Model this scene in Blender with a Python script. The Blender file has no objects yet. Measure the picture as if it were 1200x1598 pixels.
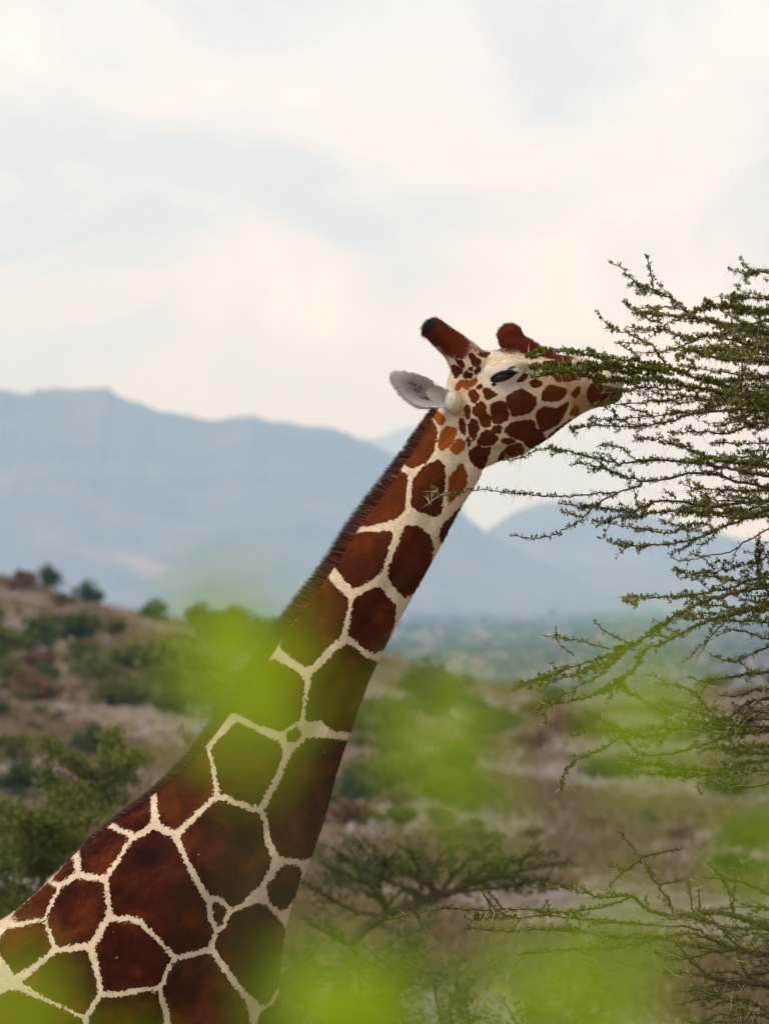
import bpy, bmesh, math, random
import numpy as np
from mathutils import Vector, Matrix

rng = np.random.default_rng(7)
random.seed(7)
scene = bpy.context.scene
COL = scene.collection

# ------------------------------------------------------------------ camera
DIST, SC, HORIZON, CAMZ = 25.0, 460.0, 930.0, 4.0     # metres to the giraffe, photo pixels per metre there
cam_data = bpy.data.cameras.new('camera')
cam = bpy.data.objects.new('camera', cam_data); COL.objects.link(cam)
cam.location = (0, -DIST, CAMZ)
cam.rotation_euler = (math.radians(90) + math.atan((HORIZON - 799) / SC / DIST), 0, 0)
cam_data.sensor_fit = 'HORIZONTAL'; cam_data.sensor_width = 36
cam_data.lens = 36 * DIST / (1200 / SC)
cam_data.clip_start = 0.1; cam_data.clip_end = 60000
cam_data.dof.use_dof = True
cam_data.dof.focus_distance = 24.85
cam_data.dof.aperture_fstop = 10.5
scene.camera = cam

# ------------------------------------------------------------------ sky and sun
SUN_EL, SUN_AZ = 52.0, 246.0          # azimuth measured clockwise from +Y: the sun is behind the camera, to its left side
world = bpy.data.worlds.new('World'); scene.world = world; world.use_nodes = True
wn, wl = world.node_tree.nodes, world.node_tree.links
wn.clear()
def N(nt, t, **kw):
    n = nt.nodes.new(t)
    for k, v in kw.items():
        if k.startswith('i_'):
            n.inputs[int(k[2:]) if k[2:].isdigit() else k[2:].replace('_', ' ')].default_value = v
        else: setattr(n, k, v)
    return n
wt = world.node_tree
sky = N(wt, 'ShaderNodeTexSky', sky_type='NISHITA', sun_disc=False,
        sun_elevation=math.radians(SUN_EL), sun_rotation=math.radians(SUN_AZ), dust_density=3.0)
tc = N(wt, 'ShaderNodeTexCoord')
mp = N(wt, 'ShaderNodeMapping'); mp.inputs['Scale'].default_value = (24, 24, 40); mp.inputs['Location'].default_value = (3.1, 0.4, 1.75)
wl.new(tc.outputs['Generated'], mp.inputs['Vector'])
n1 = N(wt, 'ShaderNodeTexNoise'); n1.inputs['Scale'].default_value = 1.0; n1.inputs['Detail'].default_value = 7; n1.inputs['Roughness'].default_value = 0.56; n1.inputs['Distortion'].default_value = 0.6
wl.new(mp.outputs['Vector'], n1.inputs['Vector'])
cr = N(wt, 'ShaderNodeValToRGB')
CL = 11.6
e = cr.color_ramp.elements
e[0].position = 0.36; e[0].color = (0.64, 0.71, 0.77, 1)
e[1].position = 0.66; e[1].color = (1.12, 1.01, 0.85, 1)
a = cr.color_ramp.elements.new(0.46); a.color = (0.79, 0.79, 0.805, 1)
a = cr.color_ramp.elements.new(0.55); a.color = (0.885, 0.865, 0.865, 1)
wl.new(n1.outputs['Fac'], cr.inputs['Fac'])
cm = N(wt, 'ShaderNodeVectorMath', operation='SCALE'); cm.inputs['Scale'].default_value = CL
wl.new(cr.outputs['Color'], cm.inputs[0])
mx = N(wt, 'ShaderNodeMixRGB'); mx.inputs['Fac'].default_value = 0.90
wl.new(sky.outputs['Color'], mx.inputs['Color1']); wl.new(cm.outputs['Vector'], mx.inputs['Color2'])
bg = N(wt, 'ShaderNodeBackground'); bg.inputs['Strength'].default_value = 0.1
wl.new(mx.outputs['Color'], bg.inputs['Color'])
wo = N(wt, 'ShaderNodeOutputWorld'); wl.new(bg.outputs['Background'], wo.inputs['Surface'])

sl = bpy.data.lights.new('sun', 'SUN'); sl.energy = 2.4; sl.angle = math.radians(9); sl.color = (1.0, 0.93, 0.82)
so = bpy.data.objects.new('sun', sl); COL.objects.link(so)
el, az = math.radians(SUN_EL), math.radians(SUN_AZ)
sd = Vector((math.sin(az) * math.cos(el), math.cos(az) * math.cos(el), math.sin(el)))
so.rotation_euler = sd.to_track_quat('Z', 'Y').to_euler(); so.location = sd * 60

vs = scene.view_settings
vs.view_transform = 'Standard'; vs.look = 'None'; vs.exposure = 0.16; vs.gamma = 1.0; vs.use_curve_mapping = False
scene.render.engine = 'CYCLES'
cy = scene.cycles
cy.use_denoising = True
try: cy.denoiser = 'OPENIMAGEDENOISE'
except Exception: pass
cy.max_bounces = 8; cy.diffuse_bounces = 3; cy.glossy_bounces = 2; cy.transmission_bounces = 4; cy.transparent_max_bounces = 8
cy.volume_bounces = 4; cy.sample_clamp_indirect = 6

# ------------------------------------------------------------------ helpers
def G(px, py, y=0.0):
    """a point of the giraffe's own plane, from photo pixels to metres (side view)"""
    return np.array([(px - 600) / SC, y, CAMZ + (HORIZON - py) / SC])
def at(px, py, d):
    """the point that lies d metres down the lens axis behind a photo pixel"""
    k = d / DIST / SC
    return np.array([(px - 600) * k, d - DIST, CAMZ + (HORIZON - py) * k])

def mesh_np(name, V, F, smooth=True):
    """F: (n,k) int array, or list of such arrays"""
    V = np.asarray(V, np.float32).reshape(-1, 3)
    Fs = F if isinstance(F, list) else [F]
    Fs = [np.asarray(f, np.int32) for f in Fs if len(f)]
    loops = np.concatenate([f.ravel() for f in Fs])
    counts = np.concatenate([np.full(len(f), f.shape[1], np.int32) for f in Fs])
    starts = np.concatenate([[0], np.cumsum(counts)[:-1]]).astype(np.int32)
    me = bpy.data.meshes.new(name)
    me.vertices.add(len(V)); me.vertices.foreach_set('co', V.ravel())
    me.loops.add(len(loops)); me.loops.foreach_set('vertex_index', loops)
    me.polygons.add(len(counts)); me.polygons.foreach_set('loop_start', starts); me.polygons.foreach_set('loop_total', counts)
    me.polygons.foreach_set('use_smooth', np.full(len(counts), smooth, bool))
    me.update(calc_edges=True); me.validate()
    return me
def link(name, me, mat=None, parent=None):
    o = bpy.data.objects.new(name, me); COL.objects.link(o)
    if mat is not None and me is not None and not me.materials: me.materials.append(mat)
    if parent is not None: o.parent = parent
    return o
def empty(name, loc=(0, 0, 0)):
    o = bpy.data.objects.new(name, None); COL.objects.link(o); o.location = loc; o.empty_display_size = 0.2
    return o
def tag(o, label=None, cat=None, group=None, kind=None):
    if label: o['label'] = label
    if cat: o['category'] = cat
    if group: o['group'] = group
    if kind: o['kind'] = kind
    return o
def catmull(P, n):
    """resample a polyline with a Catmull-Rom spline; n samples per span"""
    P = np.asarray(P, float)
    if len(P) == 2:
        t = np.linspace(0, 1, n + 1)[:, None]; return P[0] * (1 - t) + P[1] * t
    Q = np.vstack([2 * P[0] - P[1], P, 2 * P[-1] - P[-2]]); out = []
    for i in range(1, len(Q) - 2):
        p0, p1, p2, p3 = Q[i - 1], Q[i], Q[i + 1], Q[i + 2]
        for t in np.arange(n) / n:
            out.append(0.5 * (2 * p1 + (p2 - p0) * t + (2 * p0 - 5 * p1 + 4 * p2 - p3) * t * t + (3 * p1 - p0 - 3 * p2 + p3) * t ** 3))
    out.append(P[-1]); return np.array(out)
class MB:
    """collects quads and triangles into one mesh"""
    def __init__(s): s.v = []; s.q = []; s.t = []; s.n = 0
    def add(s, V, quads=None, tris=None):
        V = np.asarray(V, float).reshape(-1, 3)
        if quads is not None and len(quads): s.q.append(np.asarray(quads, int) + s.n)
        if tris is not None and len(tris): s.t.append(np.asarray(tris, int) + s.n)
        s.v.append(V); s.n += len(V)
    def tube(s, P, R, sides=6, cap=True):
        P = np.asarray(P, float); R = np.broadcast_to(np.asarray(R, float), (len(P),))
        T = np.gradient(P, axis=0); T /= np.linalg.norm(T, axis=1)[:, None] + 1e-12
        up = np.array([0, 1.0, 0.05]) if abs(T[:, 1]).mean() < 0.8 else np.array([1.0, 0, 0.05])
        A = np.cross(T, up); A /= np.linalg.norm(A, axis=1)[:, None] + 1e-12
        B = np.cross(T, A)
        th = np.arange(sides) * 2 * math.pi / sides
        V = P[:, None] + R[:, None, None] * (A[:, None] * np.cos(th)[None, :, None] + B[:, None] * np.sin(th)[None, :, None])
        s.rings(V, cap)
    def rings(s, V, cap=True):
        m, k = V.shape[:2]
        i = np.arange(m - 1)[:, None] * k; j = np.arange(k)[None]; j2 = (j + 1) % k
        q = np.stack([i + j, i + j2, i + k + j2, i + k + j], -1).reshape(-1, 4)
        VV = V.reshape(-1, 3); t = None
        if cap:
            VV = np.vstack([VV, V[0].mean(0), V[-1].mean(0)])
            jj = np.arange(k); b = (m - 1) * k
            t = np.vstack([np.stack([np.full(k, m * k), (jj + 1) % k, jj], -1), np.stack([np.full(k, m * k + 1), b + jj, b + (jj + 1) % k], -1)])
        s.add(VV, q, t)
    def ellipsoid(s, c, r, nu=24, nv=14, rot=None):
        ph = np.linspace(0.02, math.pi - 0.02, nv); th = np.arange(nu) * 2 * math.pi / nu
        V = np.stack([np.sin(ph)[:, None] * np.cos(th), np.sin(ph)[:, None] * np.sin(th), np.cos(ph)[:, None] * np.ones(nu)], -1) * np.asarray(r)
        if rot is not None: V = V @ np.asarray(rot).T
        s.rings(V + np.asarray(c))
    def mesh(s, name, smooth=True):
        F = []
        if s.q: F.append(np.vstack(s.q))
        if s.t: F.append(np.vstack(s.t))
        return mesh_np(name, np.vstack(s.v), F, smooth)
def leaflets(P, D, L, W, fold=0.0):
    """rhombus leaves: base points P, directions D (n,3), lengths L, widths W -> verts, quads"""
    n = len(P); D = D / (np.linalg.norm(D, axis=1)[:, None] + 1e-9)
    R = rng.normal(size=(n, 3)); S = np.cross(D, R); S /= np.linalg.norm(S, axis=1)[:, None] + 1e-9
    L = np.broadcast_to(L, (n,))[:, None]; W = np.broadcast_to(W, (n,))[:, None]
    M = P + D * L * 0.5
    V = np.stack([P, M + S * W * 0.5, P + D * L, M - S * W * 0.5], 1).reshape(-1, 3)
    return V, np.arange(n * 4).reshape(n, 4)

# ------------------------------------------------------------------ materials
def new_mat(name):
    m = bpy.data.materials.new(name); m.use_nodes = True
    nt = m.node_tree; nt.nodes.clear()
    return m, nt, N(nt, 'ShaderNodeOutputMaterial')
def ramp(nt, stops):
    r = N(nt, 'ShaderNodeValToRGB'); e = r.color_ramp.elements
    e[0].position, e[0].color = stops[0][0], (*stops[0][1], 1)
    e[1].position, e[1].color = stops[-1][0], (*stops[-1][1], 1)
    for p, c in stops[1:-1]:
        x = e.new(p); x.color = (*c, 1)
    return r
def noise(nt, scale, detail=4, rough=0.55, vec=None, dist=0.0):
    n = N(nt, 'ShaderNodeTexNoise'); n.inputs['Scale'].default_value = scale; n.inputs['Detail'].default_value = detail
    n.inputs['Roughness'].default_value = rough; n.inputs['Distortion'].default_value = dist
    if vec is not None: nt.links.new(vec, n.inputs['Vector'])
    return n
def leaf_material(name, stops, trans=0.35, rough=0.55):
    m, nt, out = new_mat(name); L = nt.links
    g = N(nt, 'ShaderNodeNewGeometry'); oi = N(nt, 'ShaderNodeObjectInfo')
    ad = N(nt, 'ShaderNodeMath', operation='MULTIPLY_ADD'); ad.inputs[1].default_value = 0.75
    ml = N(nt, 'ShaderNodeMath', operation='MULTIPLY'); ml.inputs[1].default_value = 0.25
    L.new(oi.outputs['Random'], ml.inputs[0]); L.new(g.outputs['Random Per Island'], ad.inputs[0]); L.new(ml.outputs[0], ad.inputs[2])
    r = ramp(nt, stops); L.new(ad.outputs[0], r.inputs['Fac'])
    p = N(nt, 'ShaderNodeBsdfPrincipled'); p.inputs['Roughness'].default_value = rough; p.inputs['Specular IOR Level'].default_value = 0.12
    t = N(nt, 'ShaderNodeBsdfTranslucent'); mixs = N(nt, 'ShaderNodeMixShader'); mixs.inputs[0].default_value = trans
    L.new(r.outputs['Color'], p.inputs['Base Color']); L.new(r.outputs['Color'], t.inputs['Color'])
    L.new(p.outputs[0], mixs.inputs[1]); L.new(t.outputs[0], mixs.inputs[2]); L.new(mixs.outputs[0], out.inputs['Surface'])
    return m
def simple(name, stops, scale=8, rough=0.8, bump=0.0, detail=5, spec=0.2, coat=0.0):
    m, nt, out = new_mat(name); L = nt.links
    c = N(nt, 'ShaderNodeTexCoord'); n = noise(nt, scale, detail, 0.6, c.outputs['Object'])
    r = ramp(nt, stops); L.new(n.outputs['Fac'], r.inputs['Fac'])
    p = N(nt, 'ShaderNodeBsdfPrincipled'); p.inputs['Roughness'].default_value = rough; p.inputs['Specular IOR Level'].default_value = spec
    if coat: p.inputs['Coat Weight'].default_value = coat
    L.new(r.outputs['Color'], p.inputs['Base Color'])
    if bump:
        b = N(nt, 'ShaderNodeBump'); b.inputs['Distance'].default_value = bump; L.new(n.outputs['Fac'], b.inputs['Height']); L.new(b.outputs[0], p.inputs['Normal'])
    L.new(p.outputs[0], out.inputs['Surface'])
    return m
M_bark = simple('acacia_bark', [(0.3, (0.035, 0.02, 0.014)), (0.7, (0.10, 0.055, 0.038))], 90, 0.9, 0.002)
M_barkg = simple('grey_bark', [(0.3, (0.05, 0.04, 0.033)), (0.7, (0.13, 0.10, 0.08))], 30, 0.9, 0.004)
M_thorn = simple('thorn', [(0.3, (0.38, 0.32, 0.20)), (0.7, (0.60, 0.54, 0.42))], 60, 0.5)
M_acacia = leaf_material('acacia_leaf', [(0.0, (0.055, 0.062, 0.004)), (0.45, (0.125, 0.140, 0.008)), (0.82, (0.215, 0.225, 0.012)), (0.91, (0.11, 0.055, 0.012)), (1.0, (0.09, 0.035, 0.012))], 0.35)
M_acacia_far = leaf_material('acacia_leaf_dull', [(0.0, (0.045, 0.05, 0.012)), (0.5, (0.085, 0.095, 0.022)), (1.0, (0.13, 0.14, 0.03))], 0.3)
M_fore = leaf_material('broad_leaf', [(0.0, (0.20, 0.38, 0.002)), (0.5, (0.34, 0.53, 0.003)), (1.0, (0.50, 0.62, 0.004))], 0.5, 0.5)
M_bush_g = leaf_material('bush_leaf_green', [(0.0, (0.03, 0.05, 0.015)), (0.5, (0.06, 0.09, 0.025)), (1.0, (0.10, 0.125, 0.035))], 0.25)
M_bush_y = leaf_material('bush_leaf_olive', [(0.0, (0.07, 0.08, 0.015)), (0.5, (0.115, 0.125, 0.02)), (1.0, (0.17, 0.17, 0.03))], 0.25)
M_bush_d = leaf_material('bush_leaf_dry', [(0.0, (0.10, 0.055, 0.03)), (0.5, (0.18, 0.095, 0.05)), (1.0, (0.27, 0.16, 0.08))], 0.2)
M_stone = simple('stone', [(0.3, (0.13, 0.10, 0.09)), (0.7, (0.26, 0.22, 0.21))], 2.0, 0.9, 0.05)

# ------------------------------------------------------------------ terrain
def sstep(t): t = np.clip(t, 0, 1); return t * t * (3 - 2 * t)
_HX = np.array([-400, -60, -24, -12, -10, -6.6, -4.5, -3, 0, 2.2, 3.4, 6, 12, 30, 400])
_HZ = np.array([9, 8.5, 6.6, 4.35, 3.75, 3.1, 2.95, 2.8, 2.0, 1.15, 0.95, 0.75, 0.85, 1.3, 3.0])
def ground_z(x, y):
    x = np.asarray(x, float); y = np.asarray(y, float)
    z = 2.35 / (1 + np.exp(np.clip((y + 15) / 1.6, -50, 50)))
    ridge = np.interp(x, _HX, _HZ)
    z = z + ridge * sstep((y - 60) / 145.0)
    z = z - (ridge + 14.0) * sstep((y - 212) / 420.0)
    z = z + 0.10 * np.sin(x * 0.61 + 0.3 * np.sin(y * .21)) * np.sin(y * 0.17 + 1.0) * sstep((y - 30) / 60)
    z = z + 0.04 * np.sin(x * 1.9 + y * 0.43) * sstep((y - 30) / 60) + 0.9 * np.sin(x * 0.006 + 1.3) * np.sin(y * 0.004) * sstep((y - 400) / 800)
    return z
yb = np.concatenate([np.linspace(-90, 60, 90), np.linspace(62, 260, 170), 260 + np.geomspace(2, 18900, 130)])
xh = np.concatenate([[0], np.linspace(0.25, 22, 88), 22 + np.geomspace(0.4, 13500, 66)])
xb = np.concatenate([-xh[:0:-1], xh])
X, Y = np.meshgrid(xb, yb, indexing='ij')
V = np.stack([X, Y, ground_z(X, Y)], -1).reshape(-1, 3)
nx, ny = len(xb), len(yb)
i = np.arange(nx - 1)[:, None] * ny + np.arange(ny - 1)[None]
Fg = np.stack([i, i + ny, i + ny + 1, i + 1], -1).reshape(-1, 4)
m, nt, out = new_mat('dry_ground'); L = nt.links
c = N(nt, 'ShaderNodeTexCoord')
na = noise(nt, 0.16, 6, 0.6, c.outputs['Object'], 0.4); nb = noise(nt, 1.3, 8, 0.68, c.outputs['Object']); nc = noise(nt, 6.5, 6, 0.7, c.outputs['Object'])
r1 = ramp(nt, [(0.34, (0.095, 0.058, 0.038)), (0.5, (0.19, 0.135, 0.105)), (0.66, (0.33, 0.27, 0.245))]); L.new(nb.outputs['Fac'], r1.inputs['Fac'])
r2 = ramp(nt, [(0.35, (0.5, 0.46, 0.44)), (0.65, (1.0, 1.0, 1.0))]); L.new(nc.outputs['Fac'], r2.inputs['Fac'])
mu = N(nt, 'ShaderNodeMixRGB', blend_type='MULTIPLY'); mu.inputs['Fac'].default_value = 0.75; L.new(r1.outputs['Color'], mu.inputs['Color1']); L.new(r2.outputs['Color'], mu.inputs['Color2'])
r3 = ramp(nt, [(0.52, (0, 0, 0)), (0.64, (0.8, 0.8, 0.8))]); L.new(na.outputs['Fac'], r3.inputs['Fac'])
gr = ramp(nt, [(0.3, (0.07, 0.075, 0.018)), (0.7, (0.15, 0.14, 0.04))]); L.new(nb.outputs['Fac'], gr.inputs['Fac'])
mg = N(nt, 'ShaderNodeMixRGB'); L.new(r3.outputs['Color'], mg.inputs['Fac']); L.new(mu.outputs['Color'], mg.inputs['Color1']); L.new(gr.outputs['Color'], mg.inputs['Color2'])
p = N(nt, 'ShaderNodeBsdfPrincipled'); p.inputs['Roughness'].default_value = 0.95; p.inputs['Specular IOR Level'].default_value = 0.1
L.new(mg.outputs['Color'], p.inputs['Base Color'])
b = N(nt, 'ShaderNodeBump'); b.inputs['Distance'].default_value = 0.12; L.new(nb.outputs['Fac'], b.inputs['Height']); L.new(b.outputs[0], p.inputs['Normal'])
L.new(p.outputs[0], out.inputs['Surface'])
M_ground = m
ground = link('ground', mesh_np('ground', V, Fg), M_ground); tag(ground, 'dry gravelly savanna ground rising to a low hill', kind='structure')

# ------------------------------------------------------------------ mountains
def fbm1(x, seed, octs=6, f0=1.0, gain=0.5):
    r = np.random.default_rng(seed); s = np.zeros_like(x); a = 1.0; f = f0
    for _ in range(octs):
        for _k in range(3): s += a / 3 * np.sin(x * f * r.uniform(.7, 1.3) * 6.283 + r.uniform(0, 6.28))
        a *= gain; f *= 2
    return s
M_rock = simple('mountain_rock', [(0.30, (0.05, 0.045, 0.042)), (0.5, (0.085, 0.075, 0.07)), (0.64, (0.12, 0.09, 0.08)), (0.80, (0.27, 0.17, 0.14))], 0.011, 0.95, 10, 8, 0.05)
def mountain(name, label, d, profile, seed, depth, base=-30, rough=1.0):
    """a range whose crest line follows the profile (photo pixels), built as a sloping grid with gullies"""
    pr = np.array(profile, float); k = d / DIST / SC
    px = np.linspace(pr[0, 0], pr[-1, 0], 900)
    crest = np.interp(px, pr[:, 0], pr[:, 1])
    crest = np.convolve(np.pad(crest, 2, 'edge'), np.ones(5) / 5, 'valid')
    cz = CAMZ + (HORIZON - crest) * k + fbm1(px / 1200, seed, 7, 3.0, 0.55) * 4.6 * rough * k
    xs = (px - 600) * k
    T = np.concatenate([np.linspace(0, 1, 46), 1 + np.linspace(.04, .9, 14)])      # 0 foot on our side, 1 crest, beyond: the back
    Xg = np.repeat(xs[:, None], len(T), 1); Tg = np.repeat(T[None], len(xs), 0)
    prof = np.where(Tg <= 1, 0.25 * Tg + 0.75 * Tg ** 1.7, 1 - (Tg - 1) * 1.05)
    xx = Xg / (1200 * k); gul = (.030 * fbm1(xx + .9 * Tg, seed + 3, 4, 4.0, .5) + .030 * fbm1(.8 * Tg - .7 * xx, seed + 5, 4, 3.0, .5)) * np.sin(np.clip(Tg, 0, 1) * math.pi)
    Z = base + (cz[:, None] - base) * (prof + gul)
    Yg = d - DIST + depth * (Tg - 1) + fbm1(Xg / (1200 * k), seed + 9, 4, 4.0) * depth * 0.05 * (1 - np.clip(Tg, 0, 1))
    n0, n1_ = Xg.shape
    ii = np.arange(n0 - 1)[:, None] * n1_ + np.arange(n1_ - 1)[None]
    Fm = np.stack([ii, ii + n1_, ii + n1_ + 1, ii + 1], -1).reshape(-1, 4)
    o = link(name, mesh_np(name, np.stack([Xg, Yg, Z], -1).reshape(-1, 3), Fm), M_rock)
    tag(o, label, kind='structure')
    return o
mountain('mountain', 'long blue hazy mountain with a flat rocky summit on the left', 8000,
         [(-900, 760), (-500, 690), (-250, 640), (-80, 622), (0, 612), (50, 616), (54, 606), (95, 600), (140, 599), (168, 606), (185, 622), (250, 636), (318, 648), (400, 655), (455, 662), (515, 672), (560, 694), (612, 712), (660, 742), (720, 792), (762, 824), (800, 850), (900, 905), (1000, 945)], 3, 1500, rough=2.3)
mountain('mountain', 'pale blue hill rising on the right beyond the notch', 9300,
         [(640, 945), (720, 862), (762, 826), (800, 798), (840, 782), (900, 780), (990, 800), (1080, 822), (1160, 842), (1200, 845), (1350, 840), (1600, 800), (2200, 860)], 8, 1300, rough=.6)
mountain('mountain', 'faintest far mountain showing between the neck and the left ridge', 16800,
         [(-900, 800), (0, 760), (420, 720), (540, 690), (585, 684), (640, 664), (668, 668), (690, 685), (715, 765), (745, 850), (800, 915), (900, 940)], 15, 2500, rough=.7)

# ------------------------------------------------------------------ haze
hb = MB(); Hx, Hy0, Hy1, Hz0, Hz1 = 14500, -120, 19400, -36, 450
hv = np.array([[sx * Hx, yy, zz] for zz in (Hz0, Hz1) for (sx, yy) in ((-1, Hy0), (1, Hy0), (1, Hy1), (-1, Hy1))])
hb.add(hv, [[0, 3, 2, 1], [4, 5, 6, 7], [0, 1, 5, 4], [1, 2, 6, 5], [2, 3, 7, 6], [3, 0, 4, 7]])
m, nt, out = new_mat('haze_air')
pv = N(nt, 'ShaderNodeVolumePrincipled'); pv.inputs['Color'].default_value = (0.38, 0.65, 1.0, 1); pv.inputs['Absorption Color'].default_value = (1, 1, 1, 1); pv.inputs['Density'].default_value = 1.5e-4; pv.inputs['Anisotropy'].default_value = 0.0
nt.links.new(pv.outputs[0], out.inputs['Volume'])
tag(link('haze', hb.mesh('haze', False), m), 'thin blue haze hanging over the whole plain', kind='stuff')

# ------------------------------------------------------------------ GIRAFFE
# coat patches: outlines in the side view (photo pixels), then tone 0 = dark chestnut .. 1 = ochre
PATCH = [
 # neck
 ([(671,652),(682,672),(677,702),(667,720),(643,731),(630,722),(605,700),(655,630)],.25),
 ([(622,735),(635,742),(633,763),(630,797),(620,807),(587,820),(558,822),(525,800),(600,715)],.2),
 ([(645,750),(660,730),(683,718),(693,727),(695,753),(690,790),(683,805),(657,800),(643,790)],.1),
 ([(700,747),(720,723),(728,740),(728,757),(713,773),(698,788),(696,773)],.45),
 ([(685,684),(696,667),(710,669),(711,678),(703,695),(688,704),(684,697)],.85),
 ([(703,698),(714,686),(724,689),(724,700),(714,709),(705,706)],.75),
 ([(676,638),(692,651),(694,658),(687,664),(679,654)],.8),
 ([(717,793),(690,823),(687,837),(690,847),(725,870),(750,780)],.1),
 ([(557,830),(610,830),(612,840),(602,877),(590,897),(555,917),(543,907),(530,893),(521,880)],.1),
 ([(633,823),(648,822),(667,833),(675,853),(673,877),(660,903),(647,923),(633,932),(620,920),(607,900),(607,883),(617,857)],.1),
 ([(510,902),(533,928),(542,937),(540,963),(527,1000),(487,1042),(463,1030),(435,1006)],.1),
 ([(557,933),(592,915),(607,937),(617,947),(613,973),(600,1010),(580,1018),(545,988),(547,967)],.05),
 ([(425,1030),(463,1050),(473,1063),(470,1093),(465,1120),(443,1138),(405,1128),(372,1110),(345,1112),(360,1060)],.05),
 ([(490,1050),(523,1013),(543,1007),(575,1030),(615,1040),(600,1090),(550,1140),(523,1135),(503,1117),(480,1120),(482,1103),(487,1080)],.05),
 ([(449,1143),(460,1136),(468,1143),(466,1153),(454,1153)],.05),
 # shoulder
 ([(333,1170),(370,1128),(395,1140),(437,1160),(439,1180),(430,1215),(400,1250),(365,1238),(345,1227),(340,1200)],.0),
 ([(475,1155),(540,1158),(575,1160),(520,1290),(478,1333),(445,1330),(425,1305),(425,1255),(440,1210)],.0),
 ([(250,1235),(320,1168),(330,1200),(333,1232),(280,1290),(255,1282),(248,1260)],.05),
 ([(288,1300),(345,1250),(405,1275),(420,1340),(410,1370),(365,1408),(330,1390),(300,1335)],.0),
 ([(422,1375),(435,1372),(438,1358),(445,1366),(448,1350),(465,1358),(460,1395),(443,1415),(425,1400)],.0),
 ([(180,1280),(233,1246),(238,1272),(220,1292),(195,1292)],.0),
 ([(125,1330),(170,1295),(200,1302),(192,1325),(165,1360),(135,1360)],.0),
 ([(177,1370),(205,1320),(245,1295),(272,1310),(290,1345),(327,1410),(330,1445),(320,1470),(280,1482),(250,1450),(225,1425),(182,1420)],.0),
 ([(87,1372),(117,1340),(115,1358),(103,1373)],.0),
 ([(82,1420),(103,1380),(133,1370),(162,1375),(170,1415),(150,1458),(95,1472)],.0),
 ([(27,1435),(75,1382),(90,1385),(75,1420),(40,1437)],.1),
 ([(5,1475),(27,1445),(65,1437),(87,1475),(37,1515)],.0),
 ([(42,1525),(95,1482),(142,1480),(157,1535),(140,1572),(75,1545)],.0),
 ([(157,1470),(177,1435),(215,1432),(250,1465),(272,1490),(255,1525),(172,1540)],.0),
 ([(275,1495),(330,1487),(350,1515),(385,1565),(390,1640),(300,1640),(265,1550),(265,1515)],.0),
 ([(150,1575),(170,1550),(245,1540),(257,1570),(240,1640),(150,1640)],.0),
 ([(-10,1555),(33,1540),(75,1555),(135,1582),(135,1640),(-40,1640)],.0),
 ([(335,1405),(345,1400),(352,1415),(350,1440),(335,1425)],.05),
 ([(360,1430),(410,1410),(432,1435),(460,1500),(420,1570),(375,1520),(345,1475),(352,1450)],.0),
 ([(405,1590),(440,1540),(480,1560),(470,1640),(405,1640)],.0),
 # head
 ([(711,553),(715,543),(722,550),(722,559),(713,560)],.1), ([(732,554),(737,553),(745,561),(750,564),(746,571),(739,572),(733,562)],.1),
 ([(711,561),(721,565),(725,572),(721,574),(712,566)],.1), ([(706,570),(720,577),(720,582),(716,584),(711,590),(707,581)],.1),
 ([(723,586),(728,579),(735,585),(735,590),(725,591)],.1), ([(742,577),(749,574),(748,580),(744,585),(741,583)],.1),
 ([(731,574),(736,575),(737,580),(733,580)],.1), ([(711,605),(719,594),(735,595),(743,591),(744,597),(728,607),(721,602),(713,610)],.55),
 ([(744,605),(750,600),(751,605),(747,607)],.2), ([(732,612),(739,610),(746,618),(745,624),(739,629),(733,621)],.3),
 ([(755,608),(761,608),(775,617),(761,624),(755,618)],.2),
 ([(738,639),(750,628),(756,634),(757,645),(764,654),(763,665),(755,667),(750,660),(748,651),(739,646)],.15),
 ([(765,634),(779,627),(788,630),(792,647),(792,654),(779,661),(770,661),(767,645)],.15),
 ([(789,621),(812,608),(825,615),(836,623),(836,632),(825,645),(800,650),(792,632)],.2),
 ([(726,638),(730,634),(733,643),(730,654),(727,649)],.15), ([(717,658),(721,655),(725,667),(725,680),(718,669)],.1),
 ([(731,665),(737,655),(744,661),(746,669),(739,687),(733,678)],.1), ([(746,689),(752,677),(763,672),(776,683),(770,693),(754,697),(746,694)],.1),
 ([(769,668),(781,666),(781,675),(774,676)],.1),
 ([(787,673),(799,661),(832,656),(836,670),(845,677),(852,686),(843,692),(827,699),(817,688),(795,680)],.15),
 ([(836,647),(847,636),(869,638),(887,628),(882,642),(873,659),(858,668),(845,674),(840,662)],.2),
 ([(845,614),(856,602),(882,607),(883,616),(871,625),(860,627),(846,625)],.2),
 ([(826,597),(834,592),(845,597),(843,603),(830,605)],.2), ([(806,597),(817,584),(823,586),(817,595)],.25),
 ([(732,707),(741,698),(765,699),(760,716),(754,731),(743,729),(734,720)],.0),
 ([(780,712),(793,698),(810,692),(817,701),(816,716),(795,722),(778,720)],.2), ([(782,687),(793,686),(804,690),(786,692)],.15),
 ([(890,616),(903,603),(903,614),(897,621)],.3), ([(888,647),(897,632),(903,640),(901,649)],.7),
 ([(922,600),(940,603),(985,612),(985,640),(945,642),(922,632),(915,615)],.3),
 ([(846,566),(890,561),(886,570),(853,574)],.1), ([(829,570),(839,565),(837,577)],.15), ([(745,552),(766,551),(757,558),(750,557)],.2),
 ([(729,683),(733,687),(732,698)],.1), ([(856,681),(882,660),(892,654),(888,664),(869,685)],.3), ([(860,585),(900,580),(905,592),(870,596)],.25),
]
def chaikin(P):
    P = np.asarray(P, float); Q = np.roll(P, -1, 0)
    return np.stack([P * .88 + Q * .12, P * .12 + Q * .88], 1).reshape(-1, 2)

body = MB()
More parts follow.
